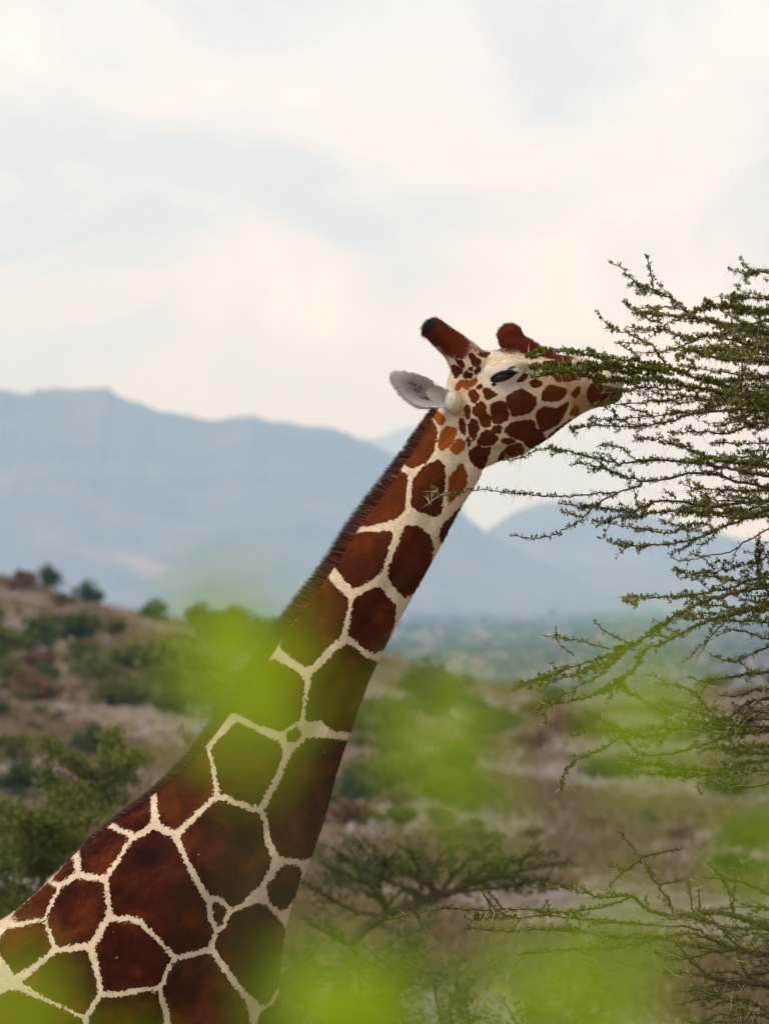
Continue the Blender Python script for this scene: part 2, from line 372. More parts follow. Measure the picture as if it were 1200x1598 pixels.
# neck and trunk: dorsal point, ventral point (side view), half width in metres
RING = [((694,618),(752,738),.070), ((677,645),(745,752),.086), ((655,683),(730,775),.094), ((630,723),(712,805),.099), ((592,777),(691,846),.105),
        ((557,827),(672,880),.110), ((513,897),(640,937),.116), ((467,957),(606,1000),.126), ((433,1008),(575,1065),.137), ((388,1072),(549,1135),.152),
        ((320,1165),(526,1205),.180), ((250,1232),(507,1275),.215), ((175,1285),(485,1340),.255), ((120,1330),(458,1405),.29), ((60,1390),(440,1480),.32),
        ((0,1438),(428,1590),.35), ((-80,1462),(380,1720),.38), ((-175,1462),(200,1880),.41), ((-300,1475),(-80,1965),.45), ((-450,1510),(-330,1985),.47),
        ((-620,1570),(-570,1945),.44), ((-780,1650),(-760,1885),.36), ((-850,1730),(-850,1830),.20)]
def loft(RG, n, sides=56, pinch=.14, sq=1.0, narrow_bottom=0.0, muscle=0.0):
    A = np.array([[*r[0], *r[1], r[2]] for r in RG], float); A = catmull(A, n)
    th = np.arange(sides) * 2 * math.pi / sides
    out_ = []
    for r in A:
        D = G(r[0], r[1]); Vv = G(r[2], r[3]); c_ = (D + Vv) / 2; a_ = (D - Vv) / 2
        cs, sn = np.cos(th), np.sin(th)
        mus = 1 + muscle * (.05 * np.exp(-((cs - .15) / .28) ** 2) - .10 * np.exp(-((cs + .42) / .15) ** 2) + .03 * np.exp(-((cs + .75) / .12) ** 2))
        w = mus * r[4] * np.sign(sn) * np.abs(sn) ** sq * (1 - pinch * cs + narrow_bottom * np.minimum(cs, 0))
        out_.append(c_ + a_ * cs[:, None] + np.stack([0 * w, w, 0 * w], -1))
    return np.array(out_)
body.rings(loft(RING, 6, muscle=1.0))
HEAD = [((694,612),(728,742),.066), ((705,575),(745,736),.086), ((722,554),(765,726),.102), ((750,547),(786,718),.110), ((785,546),(812,711),.106),
        ((820,549),(832,699),.092), ((855,552),(855,685),.079), ((890,555),(888,659),.068), ((920,561),(915,642),.061), ((945,571),(942,633),.057),
        ((963,586),(962,628),.046), ((972,600),(971,618),.022)]
body.rings(loft(HEAD, 5, 48, pinch=-.02, narrow_bottom=.22))
for s in (-1, 1):
    oc = [G(738,575,s*.030), G(722,555,s*.040), G(708,540,s*.046), G(692,526,s*.052), G(677,513,s*.057), G(670,507,s*.059), G(666,503,s*.060)]
    body.tube(catmull(oc, 4), np.interp(np.linspace(0, 6, 25), [0, 1, 2, 3, 4, 5, 6], [.068, .057, .046, .041, .038, .034, .014]), 24)
    # brow and orbit, cheek, nostril wing
    body.ellipsoid(G(787,583,s*.082), (.070,.036,.046)); body.ellipsoid(G(800,570,s*.080), (.055,.030,.022))
    body.ellipsoid(G(775,665,s*.062), (.085,.042,.075)); body.ellipsoid(G(948,590,s*.030), (.045,.030,.026))
    body.ellipsoid(G(708,628,s*.080), (.034,.034,.042))
    # ear: a cupped leaf of even thickness, opening towards the side
    us = np.linspace(0, 1, 15); top = catmull([(712,612),(690,604),(668,590),(642,581),(616,579),(601,583)], 3); bot = catmull([(712,642),(698,640),(676,637),(648,635),(622,614),(602,586)], 3)
    f1, f2 = [], []
    for k_, u in enumerate(us):
        t_ = top[k_]; b_ = bot[k_]; cup = .050 * math.sin(min(1, u * 1.15 + .12) * math.pi) ** .7
        for vv in np.linspace(0, 1, 11):
            q_ = t_ * (1 - vv) + b_ * vv
            yy = .088 + .085 * u - cup * math.sin(vv * math.pi) - .015 * vv
            f1.append(G(q_[0], q_[1], s * (yy + .0055))); f2.append(G(q_[0], q_[1], s * (yy - .0055)))
    n_, k2 = 15, 11; gi = np.arange(n_ * k2).reshape(n_, k2)
    q1 = np.stack([gi[:-1,:-1], gi[1:,:-1], gi[1:,1:], gi[:-1,1:]], -1).reshape(-1, 4)
    per = np.concatenate([gi[0,:-1], gi[:-1,-1], gi[-1,:0:-1], gi[:0:-1,0]])
    pn = np.roll(per, -1); o2 = n_ * k2
    rim = np.stack([per, per + o2, pn + o2, pn], -1)
    qa = np.vstack([q1, q1[:, ::-1] + o2, rim])
    if s > 0: qa = qa[:, ::-1]
    body.add(np.vstack([f1, f2]), qa)
    # legs
    fl = [G(150,1700,s*.26), G(110,1850,s*.27), G(90,1980,s*.25), G(95,2180,s*.23), G(100,2340,s*.22), G(98,2380,s*.22), G(92,2560,s*.22), G(92,2660,s*.22), G(104,2720,s*.22), G(112,2768,s*.22)]
    body.tube(catmull(fl, 4), np.interp(np.linspace(0, 9, 37), range(10), [.20,.17,.12,.085,.078,.075,.052,.058,.060,.085]), 20)
    hl = [G(-690,1740,s*.22), G(-660,1880,s*.27), G(-640,2000,s*.25), G(-690,2180,s*.22), G(-755,2320,s*.21), G(-752,2380,s*.21), G(-735,2560,s*.21), G(-732,2660,s*.21), G(-722,2720,s*.21), G(-714,2768,s*.21)]
    body.tube(catmull(hl, 4), np.interp(np.linspace(0, 9, 37), range(10), [.24,.22,.16,.095,.085,.075,.053,.058,.060,.085]), 20)
# median horn on the forehead
body.tube(catmull([G(795,521), G(798,532), G(816,546), G(846,562), G(880,572)], 5), np.interp(np.linspace(0, 4, 21), range(5), [.034, .043, .046, .042, .03]), 24)
body.ellipsoid(G(796,523), (.044,.040,.042))
# tail
body.tube(catmull([G(-835,1690), G(-890,1800), G(-905,2000), G(-900,2250)], 5), np.linspace(.05, .012, 16), 10)
tmp = bpy.data.objects.new('tmp', body.mesh('tmp')); COL.objects.link(tmp)
rm = tmp.modifiers.new('r', 'REMESH'); rm.mode = 'VOXEL'; rm.voxel_size = 0.0062
sm = tmp.modifiers.new('s', 'SMOOTH'); sm.iterations = 5; sm.factor = 0.5
dg = bpy.context.evaluated_depsgraph_get()
gme = bpy.data.meshes.new_from_object(tmp.evaluated_get(dg)); gme.name = 'giraffe_body'
bpy.data.objects.remove(tmp)
nv = len(gme.vertices); co = np.empty(nv * 3, np.float32); gme.vertices.foreach_get('co', co); co = co.reshape(-1, 3).astype(float)
gme.polygons.foreach_set('use_smooth', np.ones(len(gme.polygons), bool))
PX = 600 + co[:, 0] * SC; PY = HORIZON - (co[:, 2] - CAMZ) * SC      # side-view coordinates of every vertex
dist = np.full(nv, -0.06); second = np.full(nv, -0.06); tone = np.zeros(nv)
for poly, tn in PATCH:
    Q = chaikin(poly); lo, hi = Q.min(0) - 25, Q.max(0) + 25
    idx = np.where((PX > lo[0]) & (PX < hi[0]) & (PY > lo[1]) & (PY < hi[1]))[0]
    if not len(idx): continue
    P2 = np.stack([PX[idx], PY[idx]], -1); best = np.full(len(idx), 1e9); ins = np.zeros(len(idx), bool)
    for k_ in range(len(Q)):
        a_, b_ = Q[k_], Q[(k_ + 1) % len(Q)]; ab = b_ - a_
        t_ = np.clip(((P2 - a_) @ ab) / (ab @ ab + 1e-9), 0, 1)
        best = np.minimum(best, np.hypot(*(P2 - a_ - t_[:, None] * ab).T))
        cond = ((a_[1] > P2[:, 1]) != (b_[1] > P2[:, 1]))
        xi = a_[0] + (P2[:, 1] - a_[1]) / (ab[1] if abs(ab[1]) > 1e-9 else 1e-9) * ab[0]
        ins ^= cond & (P2[:, 0] < xi)
    sd_ = np.where(ins, best, -best) / SC
    up = sd_ > dist[idx]
    second[idx] = np.where(up, dist[idx], np.maximum(second[idx], sd_))
    dist[idx[up]] = sd_[up]; tone[idx[up]] = tn
dil = np.interp(PY, [700, 800, 1000, 1150, 1250], [.0025, .002, .004, .008, .014]); hw = np.interp(PY, [700, 800, 1150, 1250], [.003, .010, .011, .0105])
hw = hw * (1 + .4 * np.sin(PX * .031 + PY * .017) * np.sin(PY * .026 - PX * .012)); dil = dil * (1 + .4 * np.sin(PX * .02 - PY * .03))
dist = np.minimum(dist + dil, (dist - second) / 2 - hw); tone = np.where(tone < .4, tone * .8, tone)
# rump, belly and legs carry the same net of patches
far = (PX < -8) | (PY > 1612)
if far.any():
    fi = np.where(far)[0]; cells = []
    rr = np.random.default_rng(4)
    for gx in np.arange(-1000, 560, 105):
        for gy in np.arange(1420, 2500, 100): cells.append((gx + rr.uniform(-32, 32) + (50 if int(gy / 100) % 2 else 0), gy + rr.uniform(-30, 30)))
    cells = np.array(cells); P2 = np.stack([PX[fi], PY[fi]], -1)
    for s0 in range(0, len(fi), 20000):
        dd = np.hypot(P2[s0:s0+20000, None, 0] - cells[None, :, 0], P2[s0:s0+20000, None, 1] - cells[None, :, 1])
        dd.sort(axis=1); v_ = (dd[:, 1] - dd[:, 0]) / 2 / SC - .013
        yv = P2[s0:s0+20000, 1]
        dist[fi[s0:s0+20000]] = np.where(yv > 2380, -.05, v_)
def blob(cx, cy, rx, ry, ang=0.0, soft=.5):
    a_ = math.radians(ang); u = (PX - cx) * math.cos(a_) + (PY - cy) * math.sin(a_); v = -(PX - cx) * math.sin(a_) + (PY - cy) * math.cos(a_)
    r = np.sqrt((u / rx) ** 2 + (v / ry) ** 2); return 1 - sstep((r - (1 - soft)) / (soft + 1e-6))
head_only = (PX > 595) & (PY < 760)
# ossicones and forehead horn are plain chestnut, the ossicone tips black
oss = np.clip(np.maximum(blob(676,514,36,26,42,.25), blob(708,536,48,40,42,.8)), 0, 1) * (PY < 562)
fh = np.maximum(np.maximum(blob(797,524,32,27,0,.35), blob(820,538,40,21,22,.6)), blob(862,552,52,13,12,.6))
fh = np.maximum(fh, .62 * blob(792,546,40,13,4,.8)); fh = np.maximum(fh, .52 * blob(748,547,26,10,12,.8)); red = np.maximum(oss, fh)
dark = np.maximum(blob(664,507,26,22,0,.8), np.maximum(blob(784,588,24,9.5,-18,.3), .6 * blob(798,575,15,5,-15,.8)))
dark = np.maximum(dark, .8 * blob(770,601,6,5,0,.6))
side_in = np.abs(co[:, 1]) > .085
dark = np.maximum(dark, blob(957,590,7,3.5,35,.4)); dark = np.maximum(dark, .75 * blob(952,620,26,1.6,6,.4))
dark = np.maximum(dark, (PY > 2705).astype(float) * .9)
pale = np.maximum(.75 * blob(786,590,50,32,-10,.8), blob(650,608,70,38,20,.3) * (PX < 712))
pale = np.maximum(pale, .7 * blob(770,552,20,9,0,.5))
ochre = np.maximum(.7 * blob(720,606,24,18,0,.9), .9 * blob(905,628,28,26,0,.8))
ochre = np.maximum(ochre, .7 * blob(722,650,12,30,10,.9)); ochre = np.maximum(ochre, .75 * blob(880,592,70,42,8,.9)); ochre = np.maximum(ochre, .45 * blob(800,650,75,50,-20,.9)); ochre = np.maximum(ochre, .6 * blob(735,545,34,16,0,.9))
fray = np.interp(PY + (600 - np.minimum(PX, 640)) * 0, [690, 800, 1100], [.5, .85, 1.0])
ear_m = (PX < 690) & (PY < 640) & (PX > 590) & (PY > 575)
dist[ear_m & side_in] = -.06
ear_in = .75 * blob(650,608,52,22,24,.9)  # shade of the ear cup put into the colour; streaks added next are markings
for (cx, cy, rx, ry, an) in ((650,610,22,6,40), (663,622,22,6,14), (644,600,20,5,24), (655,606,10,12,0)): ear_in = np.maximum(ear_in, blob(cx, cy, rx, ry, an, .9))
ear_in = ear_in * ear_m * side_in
for nm, arr in (('patch_distance', dist), ('tone', tone), ('dark', dark), ('red', red), ('pale', pale), ('fray', fray), ('ear', ear_in), ('ochre', ochre * head_only)):
    at_ = gme.attributes.new(nm, 'FLOAT', 'POINT'); at_.data.foreach_set('value', np.asarray(arr, np.float32))

m, nt, out = new_mat('giraffe_coat'); L = nt.links
def attr(nm):
    n = N(nt, 'ShaderNodeAttribute', attribute_name=nm); return n.outputs['Fac']
def math2(op, a_, b_=None, c_=None):
    n = N(nt, 'ShaderNodeMath', operation=op)
    for k_, v_ in enumerate((a_, b_, c_)):
        if v_ is None: continue
        if isinstance(v_, (int, float)): n.inputs[k_].default_value = v_
        else: L.new(v_, n.inputs[k_])
    return n.outputs[0]
def mixc(f, a_, b_):
    n = N(nt, 'ShaderNodeMixRGB')
    for k_, v_ in (('Fac', f), ('Color1', a_), ('Color2', b_)):
        if isinstance(v_, tuple): n.inputs[k_].default_value = (*v_, 1)
        elif isinstance(v_, (int, float)): n.inputs[k_].default_value = v_
        else: L.new(v_, n.inputs[k_])
    return n.outputs['Color']
c = N(nt, 'ShaderNodeTexCoord'); ob = c.outputs['Object']
mpp = N(nt, 'ShaderNodeMapping'); mpp.inputs['Rotation'].default_value = (0, math.radians(56), 0); mpp.inputs['Scale'].default_value = (70, 130, 190)
L.new(ob, mpp.inputs['Vector'])
hair = noise(nt, 1.0, 4, 0.65, mpp.outputs['Vector'])           # short hair lying along the neck
edge = noise(nt, 85, 2, 0.5, ob)
jag = math2('MULTIPLY_ADD', math2('SUBTRACT', hair.outputs['Fac'], 0.5), 0.018, math2('MULTIPLY', math2('SUBTRACT', edge.outputs['Fac'], 0.5), 0.025))
dj = math2('ADD', math2('ADD', attr('patch_distance'), 0.002), math2('MULTIPLY', jag, attr('fray')))
mr = N(nt, 'ShaderNodeMapRange', interpolation_type='SMOOTHSTEP'); mr.inputs['From Min'].default_value = -.0015; mr.inputs['From Max'].default_value = .0022
L.new(dj, mr.inputs['Value']); mask = mr.outputs['Result']
big = noise(nt, 7.5, 7, 0.66, ob, 0.3)
rb = ramp(nt, [(0.32, (0.015, 0.0027, 0.0009)), (0.5, (0.040, 0.006, 0.0015)), (0.68, (0.105, 0.021, 0.0035))]); L.new(big.outputs['Fac'], rb.inputs['Fac'])
patch = mixc(attr('tone'), rb.outputs['Color'], (0.33, 0.085, 0.010))
cr_ = ramp(nt, [(0.3, (0.52, 0.395, 0.26)), (0.7, (0.66, 0.55, 0.405))]); L.new(big.outputs['Fac'], cr_.inputs['Fac'])
base = mixc(attr('pale'), cr_.outputs['Color'], (0.62, 0.575, 0.52))
base = mixc(math2('MULTIPLY', attr('ochre'), 0.85), base, (0.42, 0.17, 0.05))
colr = mixc(mask, base, patch)
# light flecks lying on the patches
fl_ = noise(nt, 42, 2, 0.5, ob); fl2 = noise(nt, 3.0, 2, 0.5, ob)
flk = math2('MULTIPLY', math2('GREATER_THAN', fl_.outputs['Fac'], 0.755), math2('GREATER_THAN', fl2.outputs['Fac'], 0.52))
colr = mixc(math2('MULTIPLY', flk, 0.45), colr, (0.45, 0.24, 0.09))
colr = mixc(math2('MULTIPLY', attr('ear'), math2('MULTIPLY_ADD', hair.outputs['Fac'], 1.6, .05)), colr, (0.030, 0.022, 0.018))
rj = N(nt, 'ShaderNodeMapRange', interpolation_type='SMOOTHSTEP'); rj.inputs['From Min'].default_value = .25; rj.inputs['From Max'].default_value = .75
L.new(math2('ADD', attr('red'), math2('MULTIPLY', math2('SUBTRACT', hair.outputs['Fac'], .5), 1.1)), rj.inputs['Value'])
colr = mixc(rj.outputs['Result'], colr, (0.09, 0.014, 0.0035))
dkj = N(nt, 'ShaderNodeMapRange', interpolation_type='SMOOTHSTEP'); dkj.inputs['From Min'].default_value = .2; dkj.inputs['From Max'].default_value = .7
L.new(math2('ADD', attr('dark'), math2('MULTIPLY', math2('SUBTRACT', hair.outputs['Fac'], .5), .18)), dkj.inputs['Value'])
colr = mixc(dkj.outputs['Result'], colr, (0.014, 0.011, 0.010))
hv_ = math2('MULTIPLY_ADD', hair.outputs['Fac'], 0.7, 0.65)
hm = N(nt, 'ShaderNodeVectorMath', operation='SCALE'); L.new(colr, hm.inputs[0]); L.new(hv_, hm.inputs['Scale'])
p = N(nt, 'ShaderNodeBsdfPrincipled'); p.inputs['Roughness'].default_value = 0.8; p.inputs['Specular IOR Level'].default_value = 0.05
L.new(hm.outputs[0], p.inputs['Base Color'])
b = N(nt, 'ShaderNodeBump'); b.inputs['Distance'].default_value = 0.0025; b.inputs['Strength'].default_value = .8; L.new(hair.outputs['Fac'], b.inputs['Height']); L.new(b.outputs[0], p.inputs['Normal'])
L.new(p.outputs[0], out.inputs['Surface'])
gme.materials.clear(); gme.materials.append(m)
giraffe = empty('giraffe', (0, 0, 0)); tag(giraffe, 'reticulated giraffe with chestnut patches reaching its head into the thorn branches', 'giraffe')
link('body', gme, None, giraffe)
# short fur standing off the coat where the photograph comes close
gno = np.empty(nv * 3, np.float32); gme.vertices.foreach_get('normal', gno); gno = gno.reshape(-1, 3).astype(float)
cand = np.where((PX > -60) & (PY < 1650) & ~((np.abs(PX - 784) < 26) & (np.abs(PY - 587) < 15)))[0]
nf = 230000; fi = rng.choice(cand, nf); fn = gno[fi]
nd = np.where((PX[fi] > 690)[:, None] & (PY[fi] < 745)[:, None], np.array([-.95, 0, .10]), np.array([-.62, 0, -.78]))
nd = nd - fn * (nd * fn).sum(1)[:, None]; nd /= np.linalg.norm(nd, axis=1)[:, None] + 1e-6
fd = nd + fn * rng.uniform(.12, .55, nf)[:, None] + rng.normal(0, .18, (nf, 3)); fd /= np.linalg.norm(fd, axis=1)[:, None]
fl0 = rng.uniform(.005, .011, nf) * np.where(dark[fi] > .4, 1.2, 1.0); fl0 = np.where((PX[fi] > 640) & (PY[fi] < 545), fl0 * 1.5, fl0); fl0 = np.where((PX[fi] < 690) & (PY[fi] < 522), fl0 * 1.4, fl0)
fs = np.cross(fd, rng.normal(size=(nf, 3))); fs /= np.linalg.norm(fs, axis=1)[:, None]
fr = co[fi] + rng.normal(0, .002, (nf, 3)) - fn * .001
Vf = np.stack([fr - fs * .0007, fr + fs * .0007, fr + fd * fl0[:, None]], 1).reshape(-1, 3)
fme = mesh_np('fur', Vf, np.arange(nf * 3).reshape(nf, 3), False)
for nm, arr in (('patch_distance', dist), ('tone', tone), ('dark', dark), ('red', red), ('pale', pale), ('fray', fray), ('ear', ear_in), ('ochre', ochre * head_only)):
    at_ = fme.attributes.new(nm, 'FLOAT', 'POINT'); at_.data.foreach_set('value', np.repeat(np.asarray(arr, np.float32)[fi], 3))
tag(link('fur', fme, m, giraffe), kind='stuff')
# mane: stiff blades along the crest of the neck
m, nt, out = new_mat('mane_hair'); L = nt.links
at1 = N(nt, 'ShaderNodeAttribute', attribute_name='along'); gm = N(nt, 'ShaderNodeNewGeometry')
ra = ramp(nt, [(0.0, (0.20, 0.05, 0.014)), (0.5, (0.11, 0.028, 0.010)), (1.0, (0.028, 0.013, 0.009))]); L.new(at1.outputs['Fac'], ra.inputs['Fac'])
p = N(nt, 'ShaderNodeBsdfPrincipled'); p.inputs['Roughness'].default_value = .6; L.new(ra.outputs['Color'], p.inputs['Base Color']); L.new(p.outputs[0], out.inputs['Surface'])
M_mane = m
dors = catmull(np.array([[*r[0]] for r in RING[:15]], float), 12)
seg = np.concatenate([[0], np.cumsum(np.hypot(*np.diff(dors, axis=0).T))]); tot = seg[-1]
nb_ = 17000; sp = rng.uniform(0, tot * .985, nb_)
clump = (np.sin(sp * .55) + np.sin(sp * .23 + 1) + np.sin(sp * 1.1 + 2)) / 3
bx_, bz_ = np.interp(sp, seg, dors[:, 0]), np.interp(sp, seg, dors[:, 1])
tx, tz = np.interp(sp + 4, seg, dors[:, 0]) - bx_, np.interp(sp + 4, seg, dors[:, 1]) - bz_
tl = np.hypot(tx, tz); tx, tz = tx / tl, tz / tl                      # down the neck (pixels)
nxp, nzp = tz * -1, tx                                                # outward, left/up of the crest
flip = np.where(nzp > 0, -1, 1); nxp, nzp = nxp * flip, nzp * flip
hl_ = np.interp(sp / tot, [0, .06, .2, .45, .62, .75, .9, 1], [10, 19, 26, 29, 27, 19, 11, 4]) * rng.uniform(.75, 1.12, nb_) * (1 + .07 * clump)
lean = np.interp(sp / tot, [0, .5, .7, 1], [.28, .22, .7, 1.5]) + rng.normal(0, .17, nb_) + .08 * clump
dx, dz = nxp - tx * (-lean) * .9, nzp - tz * (-lean) * .9
dl = np.hypot(dx, dz); dx, dz = dx / dl, dz / dl
P0 = np.stack([(bx_ - nxp * 4 - 600) / SC, rng.normal(0, .011, nb_), CAMZ + (HORIZON - (bz_ - nzp * 4)) / SC], -1)
Dm = np.stack([dx, rng.normal(0, .16, nb_), -dz], -1) * (hl_ / SC)[:, None]
Sm = np.cross(Dm, rng.normal(size=(nb_, 3))); Sm /= np.linalg.norm(Sm, axis=1)[:, None]; wd = rng.uniform(.0007, .0015, nb_)[:, None]
bend = np.stack([tx, 0 * tx, -tz], -1) * (hl_ / SC * .10)[:, None]
Vm = np.stack([P0 - Sm * wd, P0 + Sm * wd, P0 + Dm * .55 + Sm * wd * .8, P0 + Dm * .55 - Sm * wd * .8, P0 + Dm + bend], 1).reshape(-1, 3)
ib = np.arange(nb_)[:, None] * 5
mm = mesh_np('mane', Vm, [ib + np.array([[0, 1, 2, 3]]), ib + np.array([[3, 2, 4]])], False)
al = mm.attributes.new('along', 'FLOAT', 'POINT'); al.data.foreach_set('value', np.tile([0, 0, .5, .5, 1], nb_).astype(np.float32))
link('mane', mm, M_mane, giraffe)
tt = MB()
for _ in range(160):
    a0 = G(-900 + rng.uniform(-4, 4), 2230, rng.uniform(-.01, .01)); e0 = a0 + np.array([rng.uniform(-.07, .07), rng.uniform(-.07, .07), -rng.uniform(.45, .75)])
    tt.tube([a0, (a0 + e0) / 2 + rng.normal(0, .015, 3), e0], [.003, .003, .001], 3, False)
M_black = simple('black_hair', [(0.3, (0.006, 0.005, 0.005)), (0.7, (0.016, 0.012, 0.010))], 50, .7, spec=.08)
link('tail_tuft', tt.mesh('tail_tuft'), M_black, giraffe)
M_lid = simple('lid_skin', [(0.3, (0.008, 0.007, 0.006)), (0.7, (0.022, 0.017, 0.015))], 120, .6, spec=.15)
M_eye = simple('eye', [(0.3, (0.006, 0.004, 0.004)), (0.7, (0.014, 0.009, 0.007))], 20, .06, spec=.6)
for s in (-1, 1):
    ey = MB(); cc = G(784,588, s*.0925); ey.ellipsoid((0, 0, 0), (.036,.029,.019), rot=np.array(Matrix.Rotation(math.radians(-17), 3, 'Y')))
    eo = link('eye', ey.mesh('eye'), M_eye, giraffe); eo.location = cc
    # lids: a thick upper and a thin lower band lying round the almond opening
    R_ = Matrix.Rotation(math.radians(-17), 3, 'Y')
    for (h_, th_, up_) in ((.0125, .0038, 1), (.0115, .0020, -1)):
        bb = np.linspace(-1, 1, 25); xs_ = bb * .040; zs_ = up_ * h_ * (1 - bb ** 2) ** .8
        ys_ = s * (.027 * np.sqrt(np.clip(1 - (xs_ / .052) ** 2 - (zs_ / .036) ** 2, .02, 1)))
        ln_ = np.array([np.array(R_ @ Vector(v_)) for v_ in np.stack([xs_, ys_, zs_], -1)])
        lid = MB(); lid.tube(ln_, th_ * (1 - .6 * bb ** 2), 8); link('eyelid', lid.mesh('eyelid'), M_lid, eo)
    la = MB()
    for k_ in range(74):
        b_ = math.radians(rng.uniform(-20, 80)); v_ = np.array([math.sin(b_) * .037, s * (.010 + math.cos(b_) * .022), .011 * math.cos(b_) + math.sin(b_) * .010])
        d_ = np.array([math.sin(b_) * .6 + .35, s * 1.0, -.35 + rng.normal(0, .15)]); d_ /= np.linalg.norm(d_)
        la.tube([v_, v_ + d_ * .014, v_ + d_ * .028 + np.array([0, 0, .006])], [.0008, .0007, .0002], 3, False)
    link('eyelashes', la.mesh('eyelashes'), M_black, eo)

# ------------------------------------------------------------------ ACACIAS
def grow(tree, P, r0, r1, leaf=1.0, thorn=1.0, twigs=1.0, mats=(None, None, None), node=.016, lsize=1.0, seed=0, name='branch', twig_len=(.04, .135)):
    """one branch (tip first) with its side twigs; leaves and thorns as its own sub-parts"""
    r = np.random.default_rng(seed); wood = MB(); LP, LD, TP, TD = [], [], [], []
    def dress(C, rad, dens):
        s_ = np.concatenate([[0], np.cumsum(np.linalg.norm(np.diff(C, axis=0), axis=1))])
        n_ = max(2, int(s_[-1] / node))
        ss = (np.arange(n_) + r.uniform(0, 1, n_) * .7) / n_ * s_[-1]
        pts = np.stack([np.interp(ss, s_, C[:, k]) for k in range(3)], -1)
        T = np.gradient(C, axis=0); T /= np.linalg.norm(T, axis=1)[:, None] + 1e-9
        tv = np.stack([np.interp(ss, s_, T[:, k]) for k in range(3)], -1)
        for q_, t_ in zip(pts, tv):
            if r.random() < .86 * min(1, dens + .1):
                side = r.normal(size=3); side -= t_ * (side @ t_); side /= np.linalg.norm(side) + 1e-9
                side[2] += .35
                for _ in range(int(r.integers(6, 13) * max(.6, dens))):
                    LP.append(q_ + side * rad + r.normal(0, .0025, 3)); LD.append(side + r.normal(0, .65, 3) - t_ * r.uniform(-.2, .8))
            if r.random() < .21 * thorn:
                side = r.normal(size=3); side -= t_ * (side @ t_); side /= np.linalg.norm(side) + 1e-9
                oth = -side + r.normal(0, .5, 3)
                for d_ in (side, oth):
                    TP.append(q_); TD.append((d_ + t_ * r.normal(0, .35)) / np.linalg.norm(d_) * r.uniform(.018, .062))
    C = catmull(P, 6); dl = np.linalg.norm(np.diff(C, axis=0), axis=1).sum()
    k_ = max(len(C), int(dl / .03)); s_ = np.concatenate([[0], np.cumsum(np.linalg.norm(np.diff(C, axis=0), axis=1))])
    su = np.linspace(0, s_[-1], k_); C = np.stack([np.interp(su, s_, C[:, q]) for q in range(3)], -1)
    C[1:-1] += r.normal(0, .0022, (k_ - 2, 3))
    wood.tube(C, np.linspace(r0, r1, k_), 6, False); dress(C, r0, leaf)
    ntw = int(dl / .055 * twigs)
    for _ in range(ntw):
        j_ = int(r.integers(1, max(2, int(k_ * .97)))); t_ = C[j_ - 1] - C[min(k_ - 1, j_ + 1)]; t_ /= np.linalg.norm(t_) + 1e-9
        d_ = t_ * r.uniform(.7, 1.3) + r.normal(0, .5, 3) * np.array([.7, 1.1, .62]); d_ /= np.linalg.norm(d_)
        ln = r.uniform(*twig_len) * (0.6 + .6 * j_ / k_)
        tw = [C[j_]]; dd = d_.copy()
        for _s in range(4):
            dd = dd + r.normal(0, .16, 3); dd /= np.linalg.norm(dd); tw.append(tw[-1] + dd * ln / 4)
        tw = np.array(tw)[::-1]; wood.tube(tw, np.linspace(.0009, .0018, 5), 4, False); dress(tw, .002, leaf)
    bo = link(name, wood.mesh(name), mats[0], tree)
    if LP:
        LP_, LD_ = np.array(LP), np.array(LD)
        ll = r.uniform(.008, .0148, len(LP_)) * lsize
        Vv, Q_ = leaflets(LP_, LD_, ll, ll * r.uniform(.30, .5, len(LP_)))
        tag(link('foliage', mesh_np('foliage', Vv, Q_, False), mats[1], bo), kind='stuff')
    if TP:
        TP_, TD_ = np.array(TP), np.array(TD); n_ = len(TP_); S = np.cross(TD_, r.normal(size=(n_, 3))); S /= np.linalg.norm(S, axis=1)[:, None]
        U = np.cross(S, TD_); U /= np.linalg.norm(U, axis=1)[:, None]; w_ = .0011
        Vv = np.stack([TP_ + S * w_, TP_ - S * w_ * .5 + U * w_ * .87, TP_ - S * w_ * .5 - U * w_ * .87, TP_ + TD_], 1).reshape(-1, 3)
        ii = np.arange(n_)[:, None] * 4
        tag(link('thorns', mesh_np('thorns', Vv, np.vstack([ii + [[0, 1, 3]], ii + [[1, 2, 3]], ii + [[2, 0, 3]]]), False), mats[2], bo), kind='stuff')
    return bo
MA = (M_bark, M_acacia, M_thorn)
